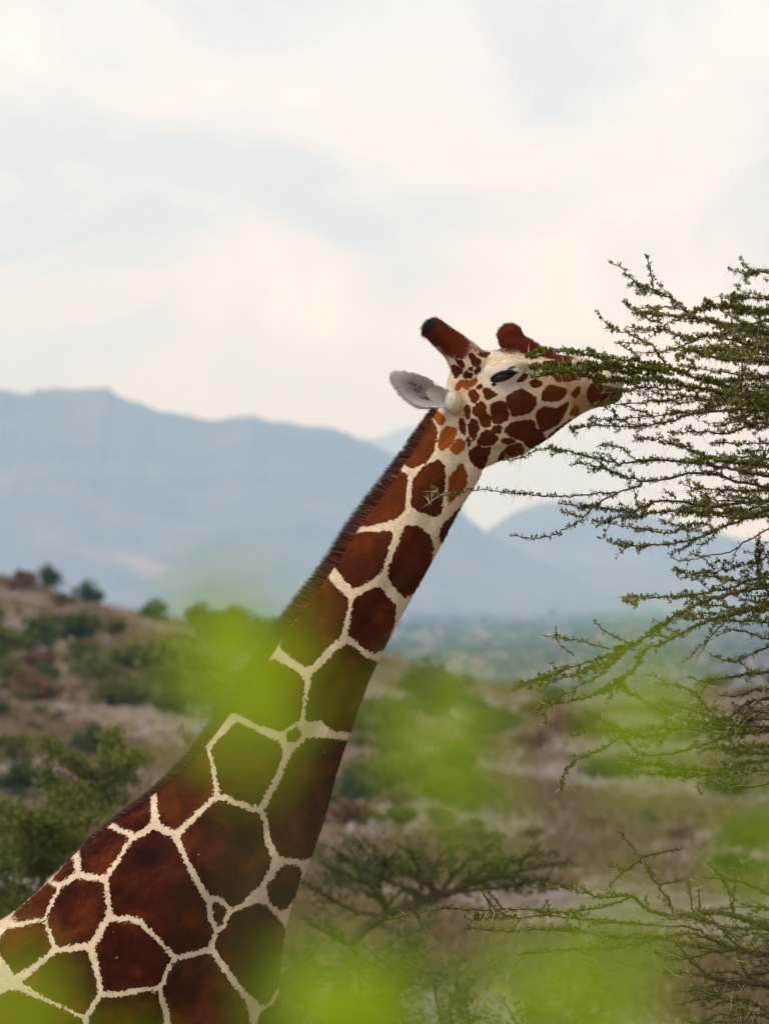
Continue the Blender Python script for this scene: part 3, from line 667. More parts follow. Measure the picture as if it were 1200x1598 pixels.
# branches of the tree on the right, tip first: side-view points, depth of tip and root (m), leafiness, twigginess
BR = [
 ([(953,406),(972,416),(996,437),(1022,448),(1048,460),(1070,477),(1090,490),(1126,499),(1200,515),(1290,530)],.15,.3,1,.8),
 ([(1014,395),(1017,412),(1022,447)],.16,.17,1,.2), ([(977,470),(994,486),(1011,495),(1035,503)],.0,.1,.9,.4),
 ([(1029,512),(1037,505),(1057,498),(1092,492),(1126,499)],.1,.2,.8,.6), ([(998,480),(1027,475),(1061,475)],.2,.2,1,.5), ([(1011,488),(1044,490),(1080,492)],.05,.15,1,.5),
 ([(1085,484),(1113,476),(1146,475),(1178,479),(1240,482),(1320,500)],.1,.25,2,1), ([(949,512),(972,519),(998,529),(1016,542),(1033,562),(1046,575)],-.05,-.1,1,.4),
 ([(962,536),(981,547),(996,562)],-.1,-.12,1,.3), ([(977,508),(1005,512),(1027,516)],.1,.1,1,.4),
 ([(1033,511),(1061,520),(1081,527),(1105,521),(1135,523),(1174,532),(1230,545),(1320,560)],.1,.3,1.2,1), ([(1035,549),(1066,539),(1092,527)],.0,.1,.6,.4), ([(992,551),(1016,549),(1035,549)],.0,.0,.8,.3),
 ([(1055,560),(1074,549),(1096,551),(1120,558),(1157,560),(1220,562),(1310,580)],-.1,.2,1.3,1.2), ([(1178,534),(1174,553),(1163,571),(1157,603),(1180,640)],-.2,0,.6,.6),
 ([(1165,428),(1198,417),(1260,430),(1340,480)],.2,.4,1.3,1.6), ([(1144,463),(1168,460),(1200,460),(1290,480)],.2,.35,1.4,1.2), ([(1118,510),(1157,508),(1200,499),(1300,520)],.0,.2,1.3,1),
 # the branch across the giraffe's face
 ([(822,560),(855,549),(893,552),(947,560),(1008,568),(1066,583),(1123,598),(1200,618),(1310,640)],-.20,.05,1.9,.45),
 ([(824,579),(874,572),(932,572),(989,575),(1050,584)],-.24,-.15,2.3,.5), ([(828,593),(874,587),(924,593),(970,597),(1027,595),(1085,606),(1170,622),(1290,650)],-.27,0,1.9,.5),
 ([(845,583),(890,580),(935,580),(1000,586)],-.22,-.2,2.3,.5), ([(938,608),(970,612),(1010,606),(1060,610)],-.2,-.1,1.2,.6), ([(944,630),(975,632),(1010,628),(1050,626)],-.1,-.05,1,.7),
 ([(888,672),(910,666),(936,664),(972,667),(1005,665),(1048,656),(1070,648),(1113,641),(1190,640),(1290,655)],-.1,.1,1,.5), ([(921,653),(947,655),(962,654),(1016,648),(1059,644),(1092,643),(1135,628),(1200,630)],.0,.1,1,.5),
 ([(972,632),(996,641),(1020,648)],.0,.05,.7,.3), ([(1022,612),(1070,617),(1113,622),(1157,626),(1240,640),(1310,660)],.1,.2,1.5,1.3), ([(1048,675),(1092,673),(1135,676),(1152,671),(1178,661),(1240,662),(1310,680)],.1,.2,1.1,1.1),
 ([(944,695),(972,697),(988,713),(1005,719)],.1,.1,.7,.5), ([(996,684),(1027,687),(1053,693),(1081,704),(1113,713),(1157,721),(1230,730),(1320,740)],.0,.2,1.3,1.1),
 ([(812,716),(827,707),(843,702),(871,703),(903,709),(929,717),(955,722),(968,723),(1005,719),(1048,718),(1092,723),(1135,730),(1220,745),(1310,750)],-.2,.1,.9,.5),
 ([(887,726),(918,725),(938,731),(957,738),(998,749),(1022,749),(1059,743),(1096,736),(1124,741),(1148,749),(1230,765),(1320,770)],-.1,.15,.9,.7),
 ([(663,779),(681,774),(718,772),(736,766),(780,768),(831,774),(883,774),(927,772),(993,761),(1000,749)],-.32,.0,.75,.10),
 ([(871,784),(903,790),(925,793),(957,794),(990,797),(1005,791),(1033,780),(1070,782),(1113,791),(1157,784),(1240,782),(1320,785)],.05,.2,.9,.7), ([(799,836),(832,840),(870,832),(905,813),(932,786),(965,768)],-.05,.0,.8,.12),
 ([(873,795),(892,803),(910,808)],-.05,-.05,.8,.1), ([(951,808),(994,806),(1027,799),(1070,797),(1130,800),(1200,790)],.1,.2,1.2,.8), ([(953,817),(983,823),(1027,830),(1053,830),(1081,817),(1105,819),(1118,825)],.0,.1,1,.5),
 ([(949,845),(983,851),(1027,851),(1070,845),(1103,834),(1135,821),(1168,808),(1200,795),(1300,770)],-.05,.1,1,.5), ([(1035,762),(1055,778)],0,0,.7,.3), ([(1061,752),(1092,767),(1120,780),(1180,782)],.0,.1,.6,.5),
 ([(1060,877),(1100,868),(1140,862),(1170,843),(1220,815)],.1,.2,.3,.2), ([(1077,862),(1100,873),(1117,888)],.0,.05,.8,.3), ([(1050,887),(1077,895),(1117,893),(1157,883),(1183,877),(1250,850)],.0,.2,1,.5),
 ([(1187,830),(1188,867),(1190,907),(1215,930),(1300,940)],.1,.3,1.2,1.2), ([(973,940),(1007,932),(1033,932),(1083,928),(1133,920),(1167,907),(1230,890),(1310,870)],-.1,.2,1,.6),
 ([(803,1070),(850,1057),(900,1037),(950,1023),(983,1007),(1017,987),(1050,963),(1090,943),(1133,930),(1200,917),(1310,900)],-.3,.1,1.4,.75),
 ([(877,995),(917,1003),(950,1013)],-.2,-.2,.7,.3), ([(865,977),(868,1000),(893,1023)],-.2,-.2,.3,.1), ([(923,968),(943,987),(980,1003)],-.2,-.15,.4,.1),
 ([(825,1100),(877,1083),(900,1070),(933,1053),(960,1027),(983,1007)],-.3,-.2,.9,.5), ([(850,1130),(850,1103),(883,1093),(933,1083),(963,1063),(990,1040),(1007,1013),(1050,997),(1093,973),(1150,957),(1220,940),(1310,920)],-.25,.1,1,.7),
 ([(838,1063),(880,1055),(925,1040),(965,1020)],-.25,-.2,1.6,.6), ([(930,1078),(965,1062),(1000,1030)],-.2,-.2,1.5,.6),
 ([(963,1067),(1000,1093),(1033,1110),(1070,1125),(1117,1130),(1200,1134),(1310,1120)],-.2,.1,.8,.4), ([(1010,1053),(1050,1070),(1083,1080),(1100,1100),(1117,1117)],.0,.1,.8,.4), ([(1077,1057),(1100,1063),(1133,1060),(1167,1053),(1210,1050),(1310,1040)],.1,.2,.9,.5),
 ([(1110,1023),(1143,1033),(1177,1020),(1220,1005),(1310,990)],.1,.2,1,.4), ([(1067,1033),(1093,1010),(1113,990),(1140,965)],.0,.1,.4,.2), ([(1133,983),(1167,987),(1200,997),(1310,1010)],.1,.2,.7,.6), ([(1030,1097),(1077,1107),(1110,1120),(1150,1128)],.0,.1,.8,.4),
 ([(873,1233),(875,1217),(893,1187),(933,1173),(970,1150),(1017,1150),(1067,1137),(1133,1123),(1167,1100),(1220,1085),(1310,1070)],-.2,.2,.9,.35), ([(888,1147),(927,1140),(960,1140),(1000,1148)],-.15,-.1,.9,.3),
 ([(925,1112),(957,1133),(973,1153),(993,1173),(1017,1180),(1067,1173),(1100,1163),(1150,1147),(1220,1140),(1310,1130)],-.1,.2,.7,.7), ([(975,1207),(1033,1208),(1083,1213),(1133,1203),(1167,1193),(1220,1188),(1310,1175)],-.1,.2,1.1,.8),
 ([(973,1183),(1017,1193),(1060,1200),(1110,1204)],-.05,.0,1.2,.9), ([(1097,1240),(1090,1233),(1090,1213)],0,0,.5,.4), ([(1107,1160),(1150,1173),(1200,1180),(1310,1185)],.1,.3,1,1.2), ([(1123,1085),(1150,1088),(1183,1077),(1220,1075),(1310,1070)],.1,.2,.6,.4),
 ([(1117,1236),(1160,1230),(1210,1226),(1310,1210)],.1,.2,.7,.7), ([(925,1140),(985,1142),(1050,1140),(1120,1140),(1200,1145)],.1,.2,1.3,1.0),
]
tree = empty('acacia_tree', (3.1, .5, 0)); tag(tree, 'thorny acacia tree reaching in from the right, with the giraffe feeding on it', 'tree')
tro = np.array([3.1, .5, 0.0])
def limb(tree_, P, r0, r1, name='limb'):
    w = MB(); C = catmull(P, 6); w.tube(C, np.linspace(r0, r1, len(C)), 10)
    return link(name, w.mesh(name), M_barkg, tree_)
limb(tree, [(0, 0, -.2), (-.05, .03, .9), (.08, 0, 1.9), (-.02, -.02, 2.7)], .17, .12, 'trunk')
hubs = [(1330, 500), (1330, 650), (1330, 770), (1320, 900), (1320, 1070), (1320, 1180)]
for (hx, hy) in hubs:
    e_ = G(hx, hy, .28) - tro; s_ = np.array([-.02, -.02, 2.65])
    mid = (e_ * .5 + s_ * .5) + np.array([.15, .1, -.12 + (.25 if hy < 700 else 0)])
    limb(tree, [s_, mid, e_, e_ + (e_ - mid) * .25], .045, .010)
sd0 = 100
for (pts, y0, y1, lf, tw) in BR:
    sd0 += 1; pts = np.array(pts, float); n_ = len(pts)
    ys = np.linspace(y0, y1, n_) + np.random.default_rng(sd0).normal(0, .02, n_)
    if pts[-1][0] >= 1280:
        hb_ = min(hubs, key=lambda h: (h[0] - pts[-1][0]) ** 2 + (h[1] - pts[-1][1]) ** 2); pts = np.vstack([pts, [hb_]]); ys = np.append(ys, .28)
    P = np.array([G(a_, b_, y_) for (a_, b_), y_ in zip(pts, ys)]) - tro
    long_ = n_ > 6
    grow(tree, P, .0014, .007 if pts[-1][0] > 1250 else .003, lf, 1.0, tw * 1.45, MA, seed=sd0, node=.0085 if lf < 1.8 else .0058, twig_len=(.04, .135) if lf < 1.8 else (.03, .07), lsize=1.0 if lf < 1.8 else 1.2)
# the thick of the crown behind and beyond the right edge
rr = np.random.default_rng(21)
for k_ in range(46):
    y_ = rr.uniform(.15, .9); x0 = rr.uniform(1060, 1190) if k_ < 56 else rr.uniform(1180, 1330); yy = rr.choice([rr.uniform(470, 560), rr.uniform(550, 700), rr.uniform(690, 810), rr.uniform(860, 980), rr.uniform(1090, 1220)], p=[.14, .34, .26, .12, .14])
    x1 = x0 + rr.uniform(110, 260); sl_ = rr.uniform(-.12, .22)
    P = np.array([G(x0, yy, y_), G((x0 + x1) / 2, yy + sl_ * 60 + rr.uniform(-9, 9), y_ + .05), G(x1, yy + sl_ * 140, y_ + .05)]) - tro
    grow(tree, P, .0013, .004, 1.2, 1.0, 1.3, MA, seed=300 + k_, node=.0095)
for k_ in range(64):
    x0 = rr.uniform(1260, 2500); yy = rr.uniform(380, 1050); y_ = rr.uniform(-1.2, 1.8)
    P = np.array([G(x0, yy, y_), G(x0 + 120, yy + rr.uniform(-15, 25), y_ + .05), G(x0 + 300, yy + rr.uniform(-30, 60), y_ * .8 + .1)]) - tro
    grow(tree, P, .0014, .006, 1.0, .6, 1.2, MA, seed=400 + k_, node=.02, lsize=1.3)

# ---- second, lower acacia at the bottom right
ER = [
 ([(967,1300),(983,1317),(1000,1340),(1013,1360),(1030,1387),(1047,1410),(1060,1440)],0,.1,1.1,.3), ([(1067,1327),(1027,1335),(1000,1342)],0,0,1,.2), ([(950,1355),(980,1358),(1003,1345)],0,0,.8,.1), ([(950,1400),(963,1373),(990,1355)],0,0,.6,.1),
 ([(857,1383),(883,1388),(927,1400),(947,1403),(987,1403),(1013,1423),(1047,1433),(1083,1433),(1133,1430),(1167,1440),(1200,1453),(1310,1490)],-.1,.2,.9,.5),
 ([(1027,1450),(1083,1453),(1117,1473),(1150,1487),(1200,1497),(1310,1530)],.1,.2,.6,.6), ([(1047,1470),(1083,1463),(1117,1473)],.1,.1,.6,.4),
 ([(593,1435),(632,1430),(678,1422),(708,1418),(766,1422),(823,1420),(867,1427),(933,1420),(987,1403)],-.2,.0,.9,.45), ([(731,1451),(785,1460),(842,1457),(900,1460),(967,1470),(1047,1470)],.1,.15,.9,.9), ([(816,1497),(862,1493),(900,1490),(967,1487),(1033,1473),(1083,1463)],.2,.2,.9,.8),
 ([(740,1437),(800,1440),(850,1437),(900,1440),(960,1447),(1027,1450)],.2,.2,1,1), ([(1107,1350),(1133,1373),(1167,1383),(1200,1397),(1300,1440)],0,.1,.9,.4), ([(1180,1355),(1153,1357),(1150,1390),(1148,1427)],0,.05,.6,.2),
 ([(1097,1372),(1133,1377),(1143,1410),(1150,1430)],0,.05,.6,.2), ([(1093,1387),(1093,1417),(1090,1433)],0,0,.6,.1), ([(1060,1480),(1087,1510),(1117,1533),(1150,1540),(1220,1545),(1310,1540)],.1,.2,.8,1), ([(1017,1490),(1067,1503),(1100,1497),(1150,1487)],.1,.15,1,.9),
 ([(1107,1427),(1130,1453),(1153,1480),(1190,1500)],0,.1,.6,.5), ([(1077,1373),(1080,1403),(1085,1430)],0,0,.4,.1), ([(1067,1377),(1030,1385)],0,0,1,.2), ([(762,1395),(785,1422)],0,0,.6,.2), ([(745,1385),(770,1420)],.1,.1,.5,.2),
]
tree2 = empty('acacia_tree', (2.6, .35, 0)); tag(tree2, 'low dark thorny acacia at the bottom right, below the fed-on branches', 'tree')
tro2 = np.array([2.6, .35, 0.0])
limb(tree2, [(0, 0, -.2), (-.1, .02, .8), (-.3, -.02, 1.5), (-.45, -.05, 2.0)], .12, .08, 'trunk')
hub2 = [(1330, 1470), (1330, 1540), (1310, 1620)]
for (hx, hy) in hub2:
    e_ = G(hx, hy, .2) - tro2; s_ = np.array([-.43, -.05, 1.97])
    limb(tree2, [s_, s_ * .5 + e_ * .5 + np.array([.05, .02, -.08]), e_, e_ + np.array([-.25, -.05, .02])], .055, .012)
for (pts, y0, y1, lf, tw) in ER:
    sd0 += 1; pts = np.array(pts, float); n_ = len(pts); ys = np.linspace(y0, y1, n_) + .15
    if pts[-1][0] >= 1280:
        hb_ = min(hub2, key=lambda h: (h[0] - pts[-1][0]) ** 2 + (h[1] - pts[-1][1]) ** 2); pts = np.vstack([pts, [hb_]]); ys = np.append(ys, .2)
    P = np.array([G(a_, b_, y_) for (a_, b_), y_ in zip(pts, ys)]) - tro2
    grow(tree2, P, .0016, .017 if n_ >= 5 and pts[-1][0] > 1250 else .004, lf, 1.0, tw * 1.4, MA, seed=sd0, node=.0105)
for k_ in range(44):
    y_ = rr.uniform(.1, .8); x0 = rr.uniform(1030, 1210); yy = rr.uniform(1505, 1680) if k_ < 34 else rr.uniform(1430, 1500); x1 = x0 + rr.uniform(90, 220)
    P = np.array([G(x0, yy, y_), G((x0 + x1) / 2, yy + rr.uniform(-14, 18), y_), G(x1, yy + rr.uniform(-10, 40), y_)]) - tro2
    grow(tree2, P, .0014, .005, 1.1, 1.0, 1.3, MA, seed=500 + k_, node=.015)

# ---- acacias standing farther back (out of focus)
def umbrella(name, label, d, px, top_py, width_px, seed, crown_frac=.42, n_leaf=9000, leafm=M_acacia_far, lean=0.0, crown_px=None, group=None):
    r = np.random.default_rng(seed); k = d / DIST / SC
    x = (px - 600) * k; y = d - DIST; z0 = float(ground_z(x, y)); topz = CAMZ + (HORIZON - top_py) * k; H = topz - z0; W = width_px * k / 2
    t = empty(name, (x, y, z0)); tag(t, label, 'tree', group)
    w = MB(); tr = catmull([(0, 0, -.1), (.1 * W * r.normal(), .1, H * .3), (lean * .5, 0, H * .5)], 6); w.tube(tr, np.linspace(.055 * H / 2.6, .035 * H / 2.6, len(tr)), 8)
    link('trunk', w.mesh('trunk'), M_barkg, t)
    base = tr[-1]; LPs, LDs = [], []
    nb = 13
    for b_ in range(nb):
        an = 2 * math.pi * b_ / nb + r.normal(0, .2); rad = W * r.uniform(.55, 1.0); hz = H * r.uniform(1 - crown_frac * .75, .98)
        e_ = np.array([math.cos(an) * rad + lean, math.sin(an) * rad, hz])
        mid = base * .45 + e_ * .55 + np.array([0, 0, -.10 * H + r.normal(0, .04) * H])
        C = catmull([base, mid, e_], 8); bw = MB(); bw.tube(C, np.linspace(.028 * H / 2.6, .004, len(C)), 6)
        tips = []
        for q_ in range(26):
            j_ = int(r.integers(5, len(C))); d_ = r.normal(size=3) * np.array([1, 1, .35]); d_ /= np.linalg.norm(d_); ln = W * r.uniform(.12, .42)
            en = C[j_] + d_ * ln + np.array([0, 0, abs(r.normal(0, .05)) * H]); en[2] = min(en[2], H * 1.02)
            C2 = catmull([C[j_], C[j_] * .5 + en * .5 + r.normal(0, .03, 3), en], 4); bw.tube(C2, np.linspace(.006, .002, len(C2)), 4); tips.append(C2)
        link('branch', bw.mesh('branch'), M_barkg, t)
        for C2 in tips:
            n2 = int(3 * n_leaf / nb / 26); ti = r.uniform(.15, 1.05, n2)
            pts = np.stack([np.interp(ti, np.linspace(0, 1, len(C2)), C2[:, a_]) for a_ in range(3)], -1) + r.normal(0, .04 * W ** .5, (n2, 3)) * np.array([1, 1, .6])
            LPs.append(pts); LDs.append(r.normal(size=(n2, 3)) + np.array([0, 0, .4]))
    P_, D_ = np.vstack(LPs), np.vstack(LDs); ll = r.uniform(.02, .045, len(P_)) * (W / .9) ** .4
    Vv, Q_ = leaflets(P_, D_, ll, ll * .45)
    tag(link('crown', mesh_np('crown', Vv, Q_, False), leafm, t), kind='stuff')
    return t
D44 = 44.0; fx, fy_ = (505 - 600) * D44 / DIST / SC, D44 - DIST
ft = empty('acacia_tree', (fx, fy_, float(ground_z(fx, fy_)))); tag(ft, 'blurred flat-topped acacia with a dark forked trunk, right of the chest', 'tree')
fto = np.array(ft.location)
limb(ft, [(0, 0, -.1), (.05, .05, .7), at(530, 1560, D44) - fto, at(543, 1478, D44) - fto], .075, .05, 'trunk')
FT = [([(800,1335),(760,1350),(730,1372),(716,1386),(678,1401),(651,1409),(605,1428),(574,1447),(543,1478)],.035,1,1.6), ([(524,1332),(560,1350),(600,1372),(640,1392),(651,1409)],.015,1.2,1.8),
      ([(560,1325),(600,1345),(650,1370),(690,1395)],.015,1.2,1.8), ([(700,1322),(680,1350),(672,1380),(678,1401)],.015,1.2,1.8), ([(880,1345),(820,1358),(770,1370),(716,1386)],.015,1.2,1.8),
      ([(760,1326),(730,1345),(705,1370),(690,1395)],.015,1.2,1.8), ([(601,1416),(624,1393),(643,1389),(666,1405)],.02,.1,.2), ([(480,1440),(520,1462),(543,1478)],.015,1.1,1.8), ([(470,1505),(520,1515),(560,1505),(545,1478)],.015,1.1,1.6),
      ([(470,1375),(510,1400),(560,1425),(605,1428)],.012,1,1.6), ([(620,1330),(600,1350),(592,1390),(605,1428)],.012,1.2,1.8), ([(850,1375),(790,1385),(730,1390),(690,1398)],.012,1,1.6), ([(640,1322),(650,1350),(660,1390)],.012,1.2,1.8),
      ([(740,1330),(760,1345),(740,1372)],.012,1.2,1.8), ([(580,1440),(620,1455),(660,1450),(640,1415)],.01,.6,1.2), ([(500,1350),(540,1365),(580,1385),(610,1425)],.012,1.2,1.8), ([(840,1335),(800,1345),(760,1362)],.012,1.2,1.8)]
for q_, (pts, rad, lf, tw) in enumerate(FT):
    ys = np.random.default_rng(700 + q_).normal(0, .12); n_ = len(pts)
    P = np.array([at(a_, b_, D44 + ys * (1 - j_ / (n_ - 1))) for j_, (a_, b_) in enumerate(pts)]) - fto
    grow(ft, P, .004, rad, lf, .3, tw, (M_bark, M_acacia_far, M_thorn), seed=700 + q_, node=.022, lsize=1.9, twig_len=(.10, .34))
umbrella('acacia_tree', 'blurred olive acacia at the left edge behind the shoulder', 50, 20, 1160, 560, 32, .98, 52000, M_bush_y)
umbrella('acacia_tree', 'blurred acacia with arching bare boughs close behind the mane', 47, 245, 1158, 400, 33, .9, 30000, M_bush_y)
umbrella('acacia_tree', 'dark blurred acacia low at the left edge under the olive one', 43, 40, 1290, 460, 36, .95, 36000, M_acacia_far)
umbrella('acacia_tree', 'brownish sparse acacia at the bottom centre, below the flat-topped one', 38, 770, 1480, 420, 35, .6, 4500, M_acacia_far)
umbrella('acacia_tree', 'dim acacia at the bottom between the chest and the flat-topped one', 41, 520, 1420, 360, 37, .8, 9000, M_acacia_far)

# ------------------------------------------------------------------ bushes and stones on the slope
def bush_mesh(seed, n=1200, flat=.75, leaf=.085):
    r = np.random.default_rng(seed); cs = []
    for _ in range(15):
        v = r.normal(size=3); v /= np.linalg.norm(v); cs.append((v * np.array([.72, .72, .42]) * r.uniform(.3, 1) + np.array([0, 0, .48]), r.uniform(.13, .36)))
    P_ = []
    for c_, ra in cs:
        v = r.normal(size=(n // 15, 3)); v /= np.linalg.norm(v, axis=1)[:, None]; P_.append(c_ + v * ra * r.uniform(.55, 1, (n // 15, 1)) ** .5 * np.array([1, 1, flat]))
    P_ = np.vstack(P_); P_[:, 2] = np.maximum(P_[:, 2], .03)
    D_ = (P_ - np.array([0, 0, .2])) + r.normal(0, .5, P_.shape)
    ll = r.uniform(.6, 1.4, len(P_)) * leaf * 1.6; Vv, Q_ = leaflets(P_, D_, ll, ll * .6)
    return mesh_np('foliage', Vv, Q_, False)
def stem_mesh(seed):
    r = np.random.default_rng(seed); w = MB()
    for _ in range(6):
        a_ = r.uniform(0, 6.28); e_ = np.array([math.cos(a_) * .4, math.sin(a_) * .4, r.uniform(.4, .8)])
        w.tube([(0, 0, -.08), e_ * .45 + np.array([0, 0, .08]), e_], [.03, .02, .008], 5)
    return w.mesh('stem')
BM = {}
for key, mat in (('g', M_bush_g), ('y', M_bush_y), ('d', M_bush_d)):
    BM[key] = []
    for s_ in range(3):
        me = bush_mesh(50 + s_ + 10 * ord(key)); me.materials.append(mat); BM[key].append(me)
SM = [stem_mesh(s_) for s_ in range(3)]
for s_ in SM: s_.materials.append(M_barkg)
def bush(x, y, w, h, key, label, group=None, name='bush'):
    t = empty(name, (x, y, float(ground_z(x, y)) - .02)); tag(t, label, 'bush', group)
    j_ = random.randrange(3); f = link('foliage', BM[key][j_], None, t); st = link('stem', SM[j_], None, t)
    for o in (f, st): o.scale = (w / 1.7, w / 1.7, h / 1.05)
    t.rotation_euler[2] = random.uniform(0, 6.28)
    return t
def on_ground(px, py):
    """the ground point seen at a photo pixel"""
    d = np.linspace(40, 420, 1600); k = d / DIST / SC
    z = CAMZ + (HORIZON - py) * k; g = ground_z((px - 600) * k, d - DIST); hit = np.where(z <= g)[0]
    j_ = hit[0] if len(hit) else int(np.argmin(z - g)); return (px - 600) * k[j_], d[j_] - DIST, k[j_]
# (pixel of the foot, width and height in pixels, colour, label)
SPEC = [
 (45,1018,130,56,'g','dark green rounded bush on the slope at the left edge'), (75,915,50,44,'g','green bush standing on the crest at the far left'),
 (30,925,70,42,'d','brown twiggy bush on the crest at the left edge'), (135,945,62,38,'g','low green bush on the crest beside the brown ones'),
 (95,950,44,30,'d','small brown bush below the crest bushes at left'), (240,970,66,34,'g','dark bush on the skyline where the left crest runs down'),
 (320,985,70,44,'g','wide green bush on the skyline left of the mane'), (120,1000,60,36,'y','olive bush just below the left crest, right of the dark rounded one'),
 (90,1130,26,24,'g','little round green tuft on the gravel, right of two'), (55,1145,28,24,'g','little round green tuft on the gravel, left of two'),
 (250,1060,230,70,'y','broad yellow-green thicket on the slope left of the neck'), (190,1100,120,46,'y','yellow-green scrub below the broad thicket'),
 (400,1010,150,60,'g','leafy thicket on the skyline right behind the mane'), (350,1110,130,60,'y','olive scrub low behind the mane'),
 (680,1120,150,86,'g','large dark green bush right of the neck'), (600,1160,110,80,'y','olive bush touching the throat side of the neck'),
 (745,1120,60,36,'g','small green bush at the right of the large dark one'), (590,1240,140,60,'y','yellow-green scrub in front of the dark bush by the neck'),
 (700,1255,150,56,'y','wide olive scrub low between neck and gravel'), (905,1150,130,54,'d','wide reddish-brown bush under the drooping branch'),
 (835,1120,60,30,'d','brown scrub at the top of the gravel, right of the neck'), (950,1215,110,44,'g','dark green bush beneath the drooping branch tips'),
 (930,1295,56,26,'d','orange-brown dry tuft on the pale gravel'), (1012,1288,40,28,'g','green tuft on the pale gravel right of the orange one'),
 (1090,1282,24,20,'g','tiny green tuft at the right on the gravel'), (1060,1310,66,24,'d','low brown tuft right of the two tufts on gravel'),
 (830,1170,70,30,'d','low brown scrub left of the wide reddish bush'), (1140,1250,110,50,'y','olive bush at the right edge under the tree'),
 (1180,1330,120,60,'y','leafy olive bush low at the right edge'), (830,1310,60,24,'d','faded brown tuft in the middle of the gravel'),
]
for (px, py, wp, hp, key, lab) in SPEC:
    x, y, k = on_ground(px, py); bush(x, y, wp * k, hp * k, key, lab)
rq = np.random.default_rng(5); HUE = {'y': 'olive', 'g': 'dark green', 'd': 'dry brown'}
for q_ in range(22):
    px, py = rq.uniform(150, 470), rq.uniform(985, 1125)
    x, y, k = on_ground(px, py); w = rq.uniform(50, 110) * k
    key = str(rq.choice(['y', 'y', 'g'])); bush(x, y, w, w * rq.uniform(.4, .6), key, HUE[key] + ' scrub bush merging with others on the slope behind the mane', HUE[key] + ' scrub bushes behind the mane', 'scrub_bush')
for q_ in range(18):
    px, py = rq.uniform(-40, 170), rq.uniform(965, 1150)
    x, y, k = on_ground(px, py); w = rq.uniform(36, 100) * k
    key = str(rq.choice(['y', 'd', 'g', 'y'])); bush(x, y, w, w * rq.uniform(.4, .6), key, HUE[key] + ' scrub bush merging with others on the slope below the left crest', HUE[key] + ' scrub bushes below the left crest', 'scrub_bush')
for q_ in range(16):
    px, py = rq.uniform(520, 790), rq.uniform(1110, 1300)
    x, y, k = on_ground(px, py); w = rq.uniform(50, 120) * k
    key = str(rq.choice(['y', 'y', 'g', 'd'])); bush(x, y, w, w * rq.uniform(.4, .6), key, HUE[key] + ' scrub bush merging with others on the slope right of the neck', HUE[key] + ' scrub bushes right of the neck', 'scrub_bush')
rs = np.random.default_rng(77); cnt = 0
while cnt < 95:
    px, py = rs.uniform(-200, 1400), rs.uniform(965, 1400)
    if 780 < px < 1150 and 1200 < py < 1330 and rs.random() < .7: continue
    if px < 160 and 1080 < py < 1150: continue
    x, y, k = on_ground(px, py); w = rs.uniform(.3, 1.25)
    key = rs.choice(['g', 'y', 'd'], p=[.3, .3, .4])
    lab = {'g': 'one of many little dark green shrubs dotted over the stony slope', 'y': 'one of many little olive shrubs dotted over the stony slope', 'd': 'one of many little dry brown shrubs dotted over the stony slope'}[key]
    bush(x, y, w, w * rs.uniform(.4, .65), key, lab, {'g': 'small dark green shrubs on the slope', 'y': 'small olive shrubs on the slope', 'd': 'small dry brown shrubs on the slope'}[key], 'shrub'); cnt += 1
# stones strewn over the slope: one mass
n_ = 9000; ang = rs.uniform(-90, 1290, n_); dd = rs.uniform(60, 255, n_)
sx = (ang - 600) * dd / DIST / SC; sy = dd - DIST; sz = ground_z(sx, sy)
oct_ = np.array([[1, 0, 0], [0, 1, 0], [-1, 0, 0], [0, -1, 0], [0, 0, .8], [0, 0, -.6]], float)
of = np.array([[0, 1, 4], [1, 2, 4], [2, 3, 4], [3, 0, 4], [1, 0, 5], [2, 1, 5], [3, 2, 5], [0, 3, 5]])
size = np.minimum(rs.gamma(2.0, .028, n_) + .02, .035 + dd * .0006)
Vv = oct_[None] * (size[:, None, None] * rs.uniform(.5, 1.5, (n_, 6, 1))) + np.stack([sx, sy, sz], -1)[:, None]
tag(link('stones', mesh_np('stones', Vv.reshape(-1, 3), (np.arange(n_)[:, None, None] * 6 + of).reshape(-1, 3), False), M_stone), 'grey and pinkish stones strewn over the dry slope', 'stones', kind='stuff')
# low dry brush and grass between the bushes: one mass
n_ = 42000; ang = rs.uniform(-120, 1320, n_); dd = 62 * (4.0 ** rs.uniform(0, 1, n_)); sx = (ang - 600) * dd / DIST / SC; sy = dd - DIST
keep = (np.sin(sx * .8 + 2 * np.sin(sy * .11)) + np.sin(sy * .23 + sx * .35 + 1) + rs.normal(0, .8, n_)) > .35
sx, sy = sx[keep], sy[keep]; n_ = len(sx); sz = ground_z(sx, sy); m_ = 9
P_ = np.stack([sx, sy, sz], -1)[:, None] + rs.normal(0, .09, (n_, m_, 3)) * np.array([1, 1, 0])
D_ = rs.normal(0, .55, (n_ * m_, 3)) * np.array([1, 1, .2]) + np.array([0, 0, 1]); ll = rs.uniform(.08, .26, n_ * m_)
Vv, Q_ = leaflets(P_.reshape(-1, 3), D_, ll, ll * .16)
M_grass = leaf_material('dry_grass', [(0.0, (0.11, 0.065, 0.032)), (0.4, (0.21, 0.135, 0.075)), (0.7, (0.15, 0.125, 0.045)), (1.0, (0.29, 0.21, 0.13))], 0.25)
tag(link('dry_grass', mesh_np('dry_grass', Vv, Q_, False), M_grass), 'dry grass and low brush over the stony slope', 'grass', kind='stuff')
